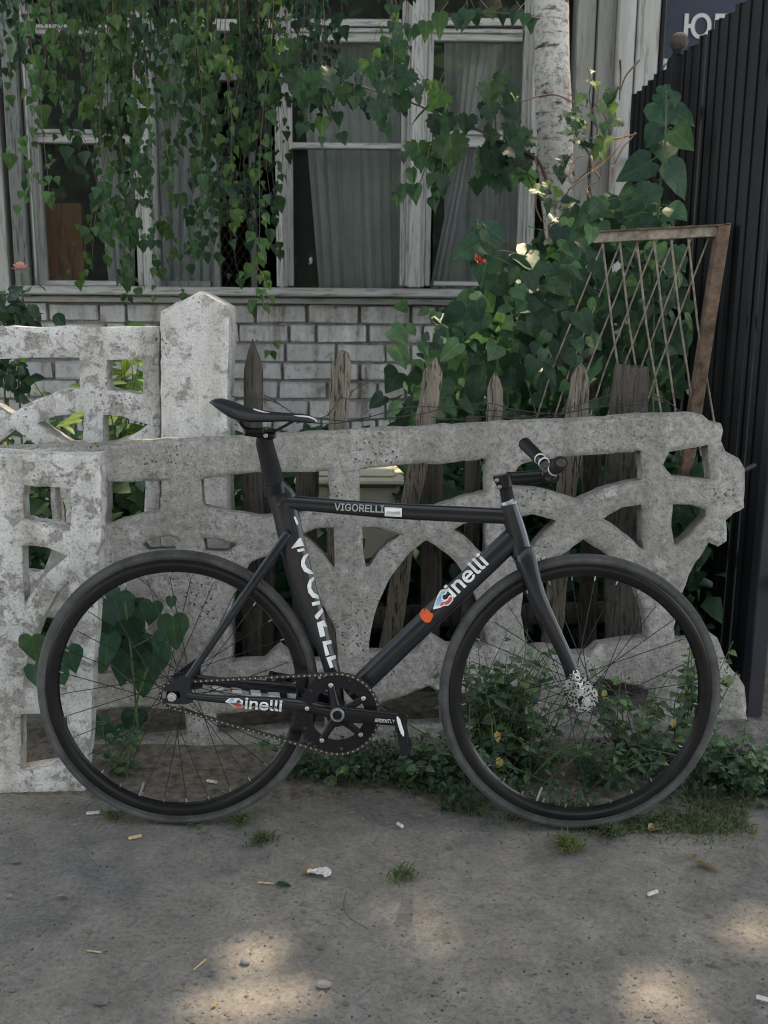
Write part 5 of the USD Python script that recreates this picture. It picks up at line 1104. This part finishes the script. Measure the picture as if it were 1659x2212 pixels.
# ---- leafy bushes behind the picket fence
r = np.random.default_rng(51)
bush = thing('leafy_bush', 'dense dark bush of heart leaves behind the pickets and under the birch', 'bush', (.75, 1.6, 0))
given = [(350, 880, 95), (540, 920, 115), (420, 1060, 115), (310, 1110, 170), (540, 1130, 145), (330, 1270, 200), (520, 1210, 160), (290, 1480, 240), (440, 1570, 175), (490, 1380, 130), (150, 1660, 145), (300, 1640, 125), (280, 1740, 145), (620, 1290, 205), (820, 1330, 255), (950, 1380, 235), (1100, 1210, 190), (830, 1530, 225), (740, 1480, 160), (1000, 1560, 205), (620, 970, 100), (700, 1560, 180), (580, 1660, 160), (900, 1660, 190), (1200, 1370, 150), (1300, 1240, 150), (1190, 1190, 110), (1380, 880, 140), (1480, 1030, 180), (1500, 960, 200)]
lv = []
for x, yv, s in given:
    u, v = z9(x, yv); lv.append((u, v, 1.30 + r.uniform(-.15, .2), s * .2604 / 1.0))
reg = sg.Polygon([(925, 760), (960, 690), (1030, 640), (1130, 570), (1180, 500), (1300, 430), (1420, 430), (1480, 560), (1500, 900), (1480, 960), (840, 960), (880, 870)])
while len(lv) < 420:
    u, v = r.uniform(830, 1510), r.uniform(420, 960)
    if reg.contains(sg.Point(u, v)): lv.append((u, v, r.uniform(.98, 1.4) if u < 1290 else r.uniform(1.25, 1.75), r.uniform(22, 52)))
while len(lv) < 1050:
    u, v = r.uniform(830, 1520), r.uniform(430, 960)
    if reg.contains(sg.Point(u, v)): lv.append((u, v, r.uniform(1.4, 2.6), r.uniform(28, 62)))
bl_ = MB()
for i, (u, v, y, s) in enumerate(lv):
    c = PY(u, v, y); size = s * mpp(c); tipd = rdir(r, [r.choice([-.5, .5]), -.2, -.7], .35)
    m_ = leaf(c - tipd * size * .4, tipd, rdir(r, [0, -1, .6], .35), size * 1.1, HEART if r.random() < .8 else OVAL, r, r.uniform(.05, .3), r.uniform(.1, .5))
    if i < 298: part(bush, 'leaf', m_, M['bush_leaf'], True)
    else: bl_.add(m_)
part(bush, 'leaves', bl_.mesh, M['bush_leaf'], True, kind='stuff')
for i in range(26):
    x = r.uniform(.15, 1.1); y = r.uniform(1.2, 2.3); h = r.uniform(.6, 1.2); q = np.array([x, y, 0])
    part(bush, 'stem', tube(smoothline([q, q + [r.normal(0, .05), 0, h * .5], q + [r.normal(0, .12), -.05, h]], 5), np.linspace(.006, .002, 11), 6), M['stem' if i % 3 else 'dry_twig'], True)
# low growth in the yard, seen through the openwork
def mass(name, label, cat, n, box_, s0, s1, mat, seed, kind='stuff', up=.9, small=True):
    r = np.random.default_rng(seed); mb = MB()
    for _ in range(n):
        p = np.array([r.uniform(*box_[0]), r.uniform(*box_[1]), 0]); p[2] = r.uniform(*box_[2]) ** 1.0
        tipd = rdir(r, [0, -.3, -.1], .7); s = r.uniform(s0, s1)
        mb.add(small_leaf(p, tipd, rdir(r, [0, -.6, up], .5), s, r))
    return solo(name, mb.mesh, M[mat], label, cat, kind=kind, smooth=True)
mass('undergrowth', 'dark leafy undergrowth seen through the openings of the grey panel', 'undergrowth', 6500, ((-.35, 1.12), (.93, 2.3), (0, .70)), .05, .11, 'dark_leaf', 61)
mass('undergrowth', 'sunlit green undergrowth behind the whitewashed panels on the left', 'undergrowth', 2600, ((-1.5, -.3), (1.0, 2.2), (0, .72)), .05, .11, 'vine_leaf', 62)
def shrub(name, label, cat, cx, cy, h, n, s, mat, seed, kind=OVAL, w=.18, young=None):
    r = np.random.default_rng(seed); t = thing(name, label, cat, (cx, cy, 0))
    for i in range(n):
        e = np.array([cx + r.normal(0, w), cy + r.normal(0, w * .7), h * r.uniform(.7, 1.05)]); q = np.array([cx + r.normal(0, .04), cy, 0])
        S = smoothline([q, (q + e) / 2 + [r.normal(0, .03), 0, .05], e], 5); part(t, 'stem', tube(S, np.linspace(.005, .0015, len(S)), 6), M['stem'], True)
        for k in range(2, len(S)):
            for sd in (-1, 1):
                d = rdir(r, [sd * .8, -.3, .15], .35); part(t, 'leaf', leaf(S[k], d, rdir(r, [0, -.5, 1], .3), s * r.uniform(.7, 1.2), kind, r, .2, .4), M[mat], True)
    return t
a = PY(275, 900, 1.35)
shrub('garden_shrub', 'sunlit pale green shrub glimpsed through the small square opening left of the post', 'shrub', a[0], 1.35, 1.12, 24, .075, 'vine_young', 71, OVAL, .17)
# rose at the left
rs = thing('rose_bush', 'dark rose bush with one pink bloom at the left edge', 'rose', PY(50, 1100, 1.05))
r = np.random.default_rng(81)
for Pq in ([(44, 590), (50, 680), (40, 800), (55, 1100)], [(80, 660), (50, 720), (40, 800)], [(20, 640), (35, 720), (40, 800)], [(20, 790), (10, 850), (20, 1000)]):
    S = smoothline([PY(u, v, 1.0) for u, v in Pq], 5); part(rs, 'stem', tube(S, .0035, 6), M['stem'], True)
for k in range(95):
    u, v = (r.normal(32, 30), r.normal(668, 24)) if k < 62 else (r.normal(18, 20), r.normal(805, 28))
    c = PY(u, v, 1.0 + r.normal(0, .05)); part(rs, 'leaf', leaf(c, rdir(r, [.3, -.3, -.4], .6), rdir(r, [0, -.7, .8], .4), r.uniform(.035, .06), OVAL, r, wide=1.3), M['rose_leaf'], True)
c = PY(44, 578, 1.0)
for ring_, n_, rad, tilt in ((0, 5, .006, 1.2), (1, 6, .012, .9), (2, 7, .017, .5), (3, 8, .021, .1)):
    for k in range(n_):
        a = k * 2 * np.pi / n_ + ring_ * .7; o_ = np.array([math.cos(a), math.sin(a), 0])
        part(rs, 'petal', leaf(c + o_ * rad * .3 + [0, 0, -.008], norm(o_ * (1 - tilt * .5) + [0, 0, tilt]), norm([0, 0, 1] - o_ * .5), .026, OVAL, r, .2, -.3, 1.7), M['petal'], True)
# leaves pushing through the panel behind the rear wheel
r = np.random.default_rng(91)
pl = thing('creeper_plant', 'heart leaved creeper pushing through the white panel behind the rear wheel', 'plant', PY(250, 1560, .5))
for Pq in ([(300, 1600), (290, 1480), (280, 1380), (270, 1300)], [(290, 1480), (220, 1420), (160, 1390)], [(285, 1400), (340, 1370), (380, 1340)], [(290, 1560), (300, 1500), (320, 1440)]):
    S = smoothline([PY(u, v, .36 if q_ == 0 else .33) for q_, (u, v) in enumerate(Pq)], 5); part(pl, 'stem', tube(S, .003, 6), M['stem'], True)
for u, v, s, y in ((72, 1400, 62, .10), (152, 1422, 62, .10), (130, 1460, 40, .1), (75, 1455, 46, .1), (230, 1398, 62, .30), (285, 1358, 58, .29), (325, 1322, 50, .3), (375, 1362, 72, .31), (255, 1320, 80, .37), (230, 1295, 60, .40), (300, 1410, 70, .36), (335, 1395, 60, .38), (345, 1420, 60, .36), (270, 1440, 70, .39), (310, 1460, 70, .37), (240, 1360, 60, .4), (330, 1440, 60, .34), (370, 1300, 26, .3), (290, 1560, 60, .42), (250, 1590, 50, .42), (285, 1600, 50, .40), (220, 1570, 50, .44), (300, 1330, 50, .39), (210, 1440, 50, .42), (310, 1475, 55, .35)):
    c = PY(u, v, y); size = s * mpp(c); tipd = rdir(r, [.05, -.2, -1], .25); part(pl, 'leaf', leaf(c - tipd * size * .42, tipd, rdir(r, [0, -.9, .6], .25), size * 1.05, HEART, r, r.uniform(.05, .2), r.uniform(.1, .35)), M['broad_leaf'], True)

# ---- weeds round the front wheel and along the foot of the fence
def weed(u, v, h, n, s, seed, label, group=None, mat='weed_leaf', kind=HEART, w=.10, y=None, lean=0):
    r = np.random.default_rng(seed); b_ = PZ(u, v)
    t = thing('weed_plant', label, 'weed', (b_[0], b_[1], 0), group)
    n = int(n * 3.0); s *= .64; ns_ = max(2, n // 12)
    for i in range(ns_):
        e = b_ + [r.normal(lean, w), r.normal(0, .05), h * r.uniform(.6, 1.05)]; q = b_ + [r.normal(0, .025), r.normal(0, .02), -.01]
        S = smoothline([q, (q + e) / 2 + [r.normal(0, .02), 0, .02], e], 6); part(t, 'stem', tube(S, np.linspace(.0028, .001, len(S)), 5), M['stem'], True)
        for k in range(12):
            j = int(r.uniform(.15, 1) * (len(S) - 1)); a = r.uniform(0, 6.28)
            d = norm([math.cos(a), .8 * math.sin(a) - .3, r.uniform(-.4, .4)]); p = S[j] + d * s * .25
            part(t, 'leaf', leaf(p, d, rdir(r, [0, -.4, 1], .35), s * r.uniform(.6, 1.25) * (1.2 - .4 * j / len(S)), kind, r, .2, .4), M[mat], True)
    return t
weed(1075, 1672, .36, 84, .040, 101, 'tall nettle like weed seen through the left half of the front wheel')
weed(1150, 1690, .20, 48, .042, 102, 'low weed clump right under the front hub', kind=OVAL)
weed(1030, 1668, .40, 64, .036, 103, 'leggy weed beside the down tube and front tyre', lean=.06)
weed(1380, 1660, .28, 72, .040, 104, 'weed clump in the right half of the front wheel')
weed(1480, 1640, .38, 72, .038, 105, 'upright weed against the right rim of the front wheel', lean=.02, w=.05)
weed(1290, 1690, .14, 48, .038, 106, 'spreading weed below the front hub near the grass', kind=OVAL)
weed(1570, 1690, .16, 84, .036, 107, 'weed clump at the right edge outside the front tyre', w=.13)
weed(1640, 1720, .12, 48, .034, 108, 'small weed by the broken kerb at the right edge', w=.12)
weed(720, 1680, .10, 20, .036, 109, 'short weed below the chainring', w=.12)
weed(860, 1690, .10, 18, .036, 110, 'short weed between the pedal and the front tyre', w=.12)
weed(960, 1690, .14, 22, .036, 113, 'short weed touching the rear side of the front tyre', w=.06)
weed(255, 1672, .15, 36, .034, 111, 'small weed behind the lower left of the rear wheel', w=.05, kind=OVAL)
weed(1130, 1665, .32, 72, .040, 114, 'bushy weed behind the fork blade', w=.08)
# ground cover and grass: nobody could count these
r = np.random.default_rng(121); mb = MB()
for _ in range(9500):
    u = r.uniform(640, 1720); lim = 1800 - 95 * (1 - np.clip((u - 640) / 700, 0, 1)) - (40 if u < 950 else 0)
    v = r.uniform(1640, lim) if r.random() < .8 else r.normal(lim - 25, 22); b_ = PZ(u, v); b_[2] = float(ground_z(b_[0], b_[1])) - .004
    if meshkit.fbm(np.array([b_[0] * 7, b_[1] * 7, 2.]), 3, 4) < .44: continue
    h = r.uniform(.012, .045) * (1.3 if v < 1740 else .8)
    d = norm([r.normal(0, .6), r.normal(0, .4), 1]); wv = np.cross(d, [r.normal(), r.normal(), 0]); wv = norm(wv) * r.uniform(.0010, .0022)
    m_ = b_ + d * h * .6; tp = b_ + d * h + np.array([d[0], d[1], -.3]) * h * .4
    mb.add((np.array([b_ - wv, b_ + wv, m_ + wv * .8, m_ - wv * .8, tp]), np.array([(0, 1, 2), (0, 2, 3), (3, 2, 4)])))
solo('grass', mb.mesh, M['grass'], 'thin trampled grass along the foot of the fence', 'grass', kind='stuff')
mb = MB()
for _ in range(3200):
    u = r.uniform(600, 1720); v = r.uniform(1640, 1790 - 70 * (1 - np.clip((u - 640) / 700, 0, 1)) - (30 if u < 950 else 0)); b_ = PZ(u, v)
    if meshkit.fbm(np.array([b_[0] * 5, b_[1] * 5, 7.]), 3, 14) < .43: continue
    p = b_ + [0, 0, r.uniform(.005, .075)]; mb.add(small_leaf(p, rdir(r, [0, -.2, 0], .7), rdir(r, [0, -.3, 1], .4), r.uniform(.008, .022), r))
solo('ground_cover', mb.mesh, M['weed_leaf'], 'low small leaved ground cover under the front wheel', 'ground cover', kind='stuff', smooth=True)
def tuft(u, v, n, h, seed, label):
    r = np.random.default_rng(seed); b0 = PZ(u, v); mb = MB()
    for _ in range(n):
        b_ = b0 + [r.normal(0, .013), r.normal(0, .013), 0]; d = norm([r.normal(0, .7), r.normal(0, .7), 1]); hh = h * r.uniform(.5, 1.1)
        wv = norm(np.cross(d, [r.normal(), r.normal(), .1])) * .0014; m_ = b_ + d * hh * .6; tp = b_ + d * hh + np.array([d[0], d[1], -.4]) * hh * .35
        mb.add((np.array([b_ - wv, b_ + wv, m_ + wv, m_ - wv, tp]), np.array([(0, 1, 2), (0, 2, 3), (3, 2, 4)])))
    solo('grass_tuft', mb.mesh, M['grass'], label, 'grass tuft')
tuft(565, 1818, 90, .035, 131, 'small grass tuft on the dirt right of the rear tyre')
tuft(868, 1897, 90, .035, 132, 'isolated grass tuft in the middle of the dirt')
tuft(1228, 1832, 150, .045, 133, 'grass tuft on the dirt just under the front tyre')
tuft(1315, 1800, 110, .04, 134, 'grass tuft right of the lowest point of the front tyre')
tuft(245, 1765, 60, .03, 135, 'sparse tuft left of the rear tyre by the white panel')
tuft(520, 1775, 80, .035, 136, 'sparse tuft touching the rear tyre from the right')
tuft(418, 1778, 40, .03, 137, 'tiny tuft in front of the lowest point of the rear tyre')

# ---- litter on the ground
def butt(u, v, ang, ln, mats, label):
    p = PZ(u, v) + [0, 0, .004]; d = np.array([math.cos(ang), math.sin(ang), 0]); t = thing('cigarette_butt', label, 'cigarette butt', p)
    part(t, 'paper', cyl(p, d, .0040, -ln * .5, ln * .2, 12), M[mats[0]], 40); part(t, 'filter', cyl(p, d, .0041, ln * .2 + .0004, ln * .5, 12), M[mats[1]], 40)
butt(292, 1811, .45, .030, ('tan_paper', 'tan_paper'), 'tan cigarette butt on the dirt below the rear wheel')
butt(201, 1759, .2, .032, ('paper', 'paper'), 'white cigarette butt left of the rear tyre')
butt(458, 1691, -.3, .030, ('paper', 'tan_paper'), 'cigarette butt lying behind the rear wheel spokes')
butt(1410, 1932, .5, .026, ('paper', 'paper'), 'white cigarette butt on the dirt at the right')
butt(1652, 2162, -.4, .030, ('paper', 'paper'), 'white cigarette butt at the bottom right edge')
butt(864, 1785, -.9, .020, ('paper', 'paper'), 'short white butt between the two wheels')
r = np.random.default_rng(141)
p = PZ(690, 1893) + [0, 0, .006]; t = thing('crumpled_paper', 'torn white paper scrap beside a dead brown leaf', 'paper scrap', p)
g = np.stack(np.meshgrid(np.linspace(-1, 1, 9), np.linspace(-1, 1, 5), indexing='ij'), -1).reshape(-1, 2); I = np.arange(45).reshape(9, 5)
ff = np.vstack([np.stack([I[:-1, :-1].ravel(), I[1:, :-1].ravel(), I[1:, 1:].ravel()], 1), np.stack([I[:-1, :-1].ravel(), I[1:, 1:].ravel(), I[:-1, 1:].ravel()], 1)])
part(t, 'scrap', (p + np.c_[g[:, 0] * .026, g[:, 1] * .009 * (1 + .5 * np.sin(3 * g[:, 0])), r.uniform(0, .012, 45)], ff), M['paper'])
def dry(u, v, s, ang, mat, label, cat='leaf'):
    r = np.random.default_rng(int(u)); p = PZ(u, v) + [0, 0, .004]; d = [math.cos(ang), math.sin(ang), .12]
    solo('fallen_leaf', leaf(p, d, [r.normal(0, .3), r.normal(0, .3), 1], s, OVAL, r, .5, .5, 1.2), M[mat], label, cat, smooth=True)
dry(655, 1890, .05, .5, 'dry_leaf', 'dead brown curled leaf touching the white paper scrap')
dry(595, 1915, .035, .2, 'broad_leaf', 'fallen green leaf with a straw on the dirt')
dry(1500, 1868, .055, -.3, 'dry_leaf', 'dead brown leaf on the dirt at the right')
dry(120, 1942, .028, .3, 'dry_leaf', 'small dark dead leaf on the dirt at the left')
dry(1495, 1858, .03, 1.2, 'dry_leaf', 'upright scrap of a dead leaf beside the larger brown one')
dry(1402, 1798, .05, .6, 'dry_leaf', 'dead leaf in the grass right of the front tyre')
dry(1078, 1585, .05, -1.3, 'yellow_leaf', 'yellow leaf among the weeds inside the front wheel') if False else None
for u, v, s in ((1074, 1578, .034), (1078, 1635, .030), (1305, 1490, .024), (1454, 1552, .026)):
    r = np.random.default_rng(int(u)); c = PY(u, v, .17); solo('yellow_leaf', leaf(c, [.1, -.1, -1], [0, -1, .3], s, OVAL, r), M['yellow_leaf'], {1074: 'yellow leaf hanging in the tall weed left of the front hub', 1078: 'lower yellow leaf in the weeds left of the front hub', 1305: 'pale yellow leaf just right of the front hub', 1454: 'small yellow leaf by the right rim of the front wheel'}[int(u)], 'leaf', smooth=True)
def straw(pts, rr_, mat, label):
    solo('twig', tube(smoothline([PZ(u, v) + [0, 0, .003] for u, v in pts], 5), rr_, 6), M[mat], label, 'twig', smooth=True)
straw([(557, 1908), (592, 1911)], .0016, 'tan_paper', 'pale straw ending at the fallen green leaf')
straw([(748, 1928), (742, 1960), (755, 1985), (795, 2010)], .0011, 'twig', 'thin curved dark twig on the dirt in the middle')
straw([(188, 2056), (218, 2060)], .0016, 'tan_paper', 'short straw on the dirt at the lower left')
straw([(418, 2098), (445, 2075)], .0014, 'tan_paper', 'short straw by the sunlit patch at the lower left')
for k, (u, v) in enumerate(((22, 1938), (36, 1862), (700, 2130), (455, 2105), (530, 2080), (220, 2165), (1545, 2085))):
    r = np.random.default_rng(200 + k); m_ = trimesh.creation.icosphere(2, .006 + .0025 * (k % 3)); m_.vertices *= 1 + .35 * (meshkit.noise(m_.vertices * 90 + k, k)[:, None] - .5); m_.vertices *= [1.2, .9, .6]; m_.apply_translation(PZ(u, v) + [0, 0, .004])
    solo('stone', m_, M['stone'], ['grey stone at the left edge of the dirt', 'square tan stone near the left edge', 'pale flat stone at the end of the long sun streak', 'small stone left of the sunlit streak', 'stone inside the upper left sun patch', 'grey stone near the bottom left', 'stone near the dark hole at lower right'][k], 'stone', smooth=True)
mb = MB(); r = np.random.default_rng(151); ico = trimesh.creation.icosphere(1, 1.0)
for _ in range(3800):
    u, v = r.uniform(-80, 1740), 2230 - 500 * r.random() ** 1.3; s = r.gamma(1.6, .0006) + .0006
    p = PZ(u, v); p[2] = float(ground_z(p[0], p[1])) - .004 + s * .25
    q = ico.vertices * [s * r.uniform(.8, 1.5), s * r.uniform(.8, 1.3), s * .6] * (1 + .2 * r.normal(0, 1, (len(ico.vertices), 1)))
    mb.add((q + p, ico.faces))
solo('gravel', mb.mesh, M['stone'], 'fine scattered gravel over the dirt ground', 'gravel', kind='stuff')
mb = MB()
for _ in range(1100):
    u, v = r.uniform(-60, 1720), r.uniform(1700, 2225) if r.random() < .28 else r.normal(1715, 35); p = PZ(u, v) + [0, 0, .003]
    mb.add(small_leaf(p, norm([r.normal(), r.normal(), .1]), [r.normal(0, .3), r.normal(0, .3), 1], r.uniform(.004, .015), r, r.uniform(.08, .3)))
solo('leaf_litter', mb.mesh, M['dry_leaf'], 'scattered crumbs of dry leaves and straw on the ground', 'litter', kind='stuff')
# broken kerb at the right edge
r = np.random.default_rng(161)
for k, (u, v, sx, sy, sz) in enumerate(((1640, 1650, .13, .12, .07), (1655, 1690, .10, .07, .05))):
    m_ = trimesh.creation.icosphere(4, 1.0); m_.vertices = np.sign(m_.vertices) * np.abs(m_.vertices) ** .6; nz = meshkit.fbm(m_.vertices * 2.6 + k * 9, 5, k); m_.vertices *= (.75 + .6 * nz)[:, None]; m_.vertices *= [sx, sy, sz]; m_.apply_translation(PZ(u, v) + [0, .05, .0])
    solo('concrete_rubble', m_, M['rubble'], ['broken lump of old concrete at the right edge behind the weeds', 'lower broken concrete piece at the right edge'][k], 'rubble', smooth=40)
# street trees on the far side of the road, behind the viewer (they show in the panes)
r = np.random.default_rng(171)
for k, (x, y) in enumerate(((-7.5, -11), (-3.2, -12), (1.2, -11.5), (5.6, -12))):
    t = thing('street_tree', ['leafy tree across the road, farthest to the left of the row', 'leafy tree across the road, second from the left of the row', 'leafy tree across the road, third from the left of the row', 'leafy tree across the road, last on the right of the row'][k], 'tree', (x, y, 0))
    part(t, 'trunk', tube([[x, y, 0], [x, y, 2.5], [x + .3, y, 5]], [.22, .18, .1], 12), M['twig'], True)
    n = 7000; d = r.normal(0, 1, (n, 3)); d /= np.linalg.norm(d, axis=1, keepdims=True); Pq = d * (r.random(n) ** .45)[:, None] * [3.2, 2.2, 4.6] * (.75 + .5 * meshkit.fbm(d * 2.2 + k * 5, 3, 3))[:, None] + [x, y, 4.6]
    nr = r.normal(0, 1, (n, 3)); nr /= np.linalg.norm(nr, axis=1, keepdims=True); a_ = np.cross(nr, [0, .3, 1.]); a_ /= np.linalg.norm(a_, axis=1, keepdims=True); b_ = np.cross(nr, a_); s = r.uniform(.14, .3, (n, 1))
    V = np.stack([Pq - a_ * s, Pq + b_ * s * .7, Pq + a_ * s, Pq - b_ * s * .7], 1).reshape(-1, 3); i = np.arange(n)[:, None] * 4
    part(t, 'crown', (V, np.vstack([i + [0, 1, 2], i + [0, 2, 3]])), M['crown_leaf'], kind='stuff')

# repeats of one kind share a group
for stem, g in (('cigarette_butt', 'cigarette butts on the dirt'), ('grass_tuft', 'grass tufts on the dirt'), ('weed_plant', 'weeds along the foot of the fence'), ('stone', 'loose stones on the dirt'), ('broadleaf_plant', 'broad leaved plants behind the fence'), ('curtain', 'curtains in the house windows'),
                ('climbing_vine', 'climbers around the birch'), ('yellow_leaf', 'yellow leaves among the weeds'), ('fallen_leaf', 'fallen leaves on the dirt'), ('twig', 'twigs and straws on the dirt'), ('concrete_rubble', 'broken concrete at the right edge'), ('street_tree', 'trees across the road')):
    for p_ in stage.GetPrimAtPath('/World').GetChildren():
        nm = p_.GetName()
        if nm == stem or (nm.startswith(stem + '_') and nm[len(stem) + 1:].isdigit()): p_.SetCustomDataByKey('group', g)
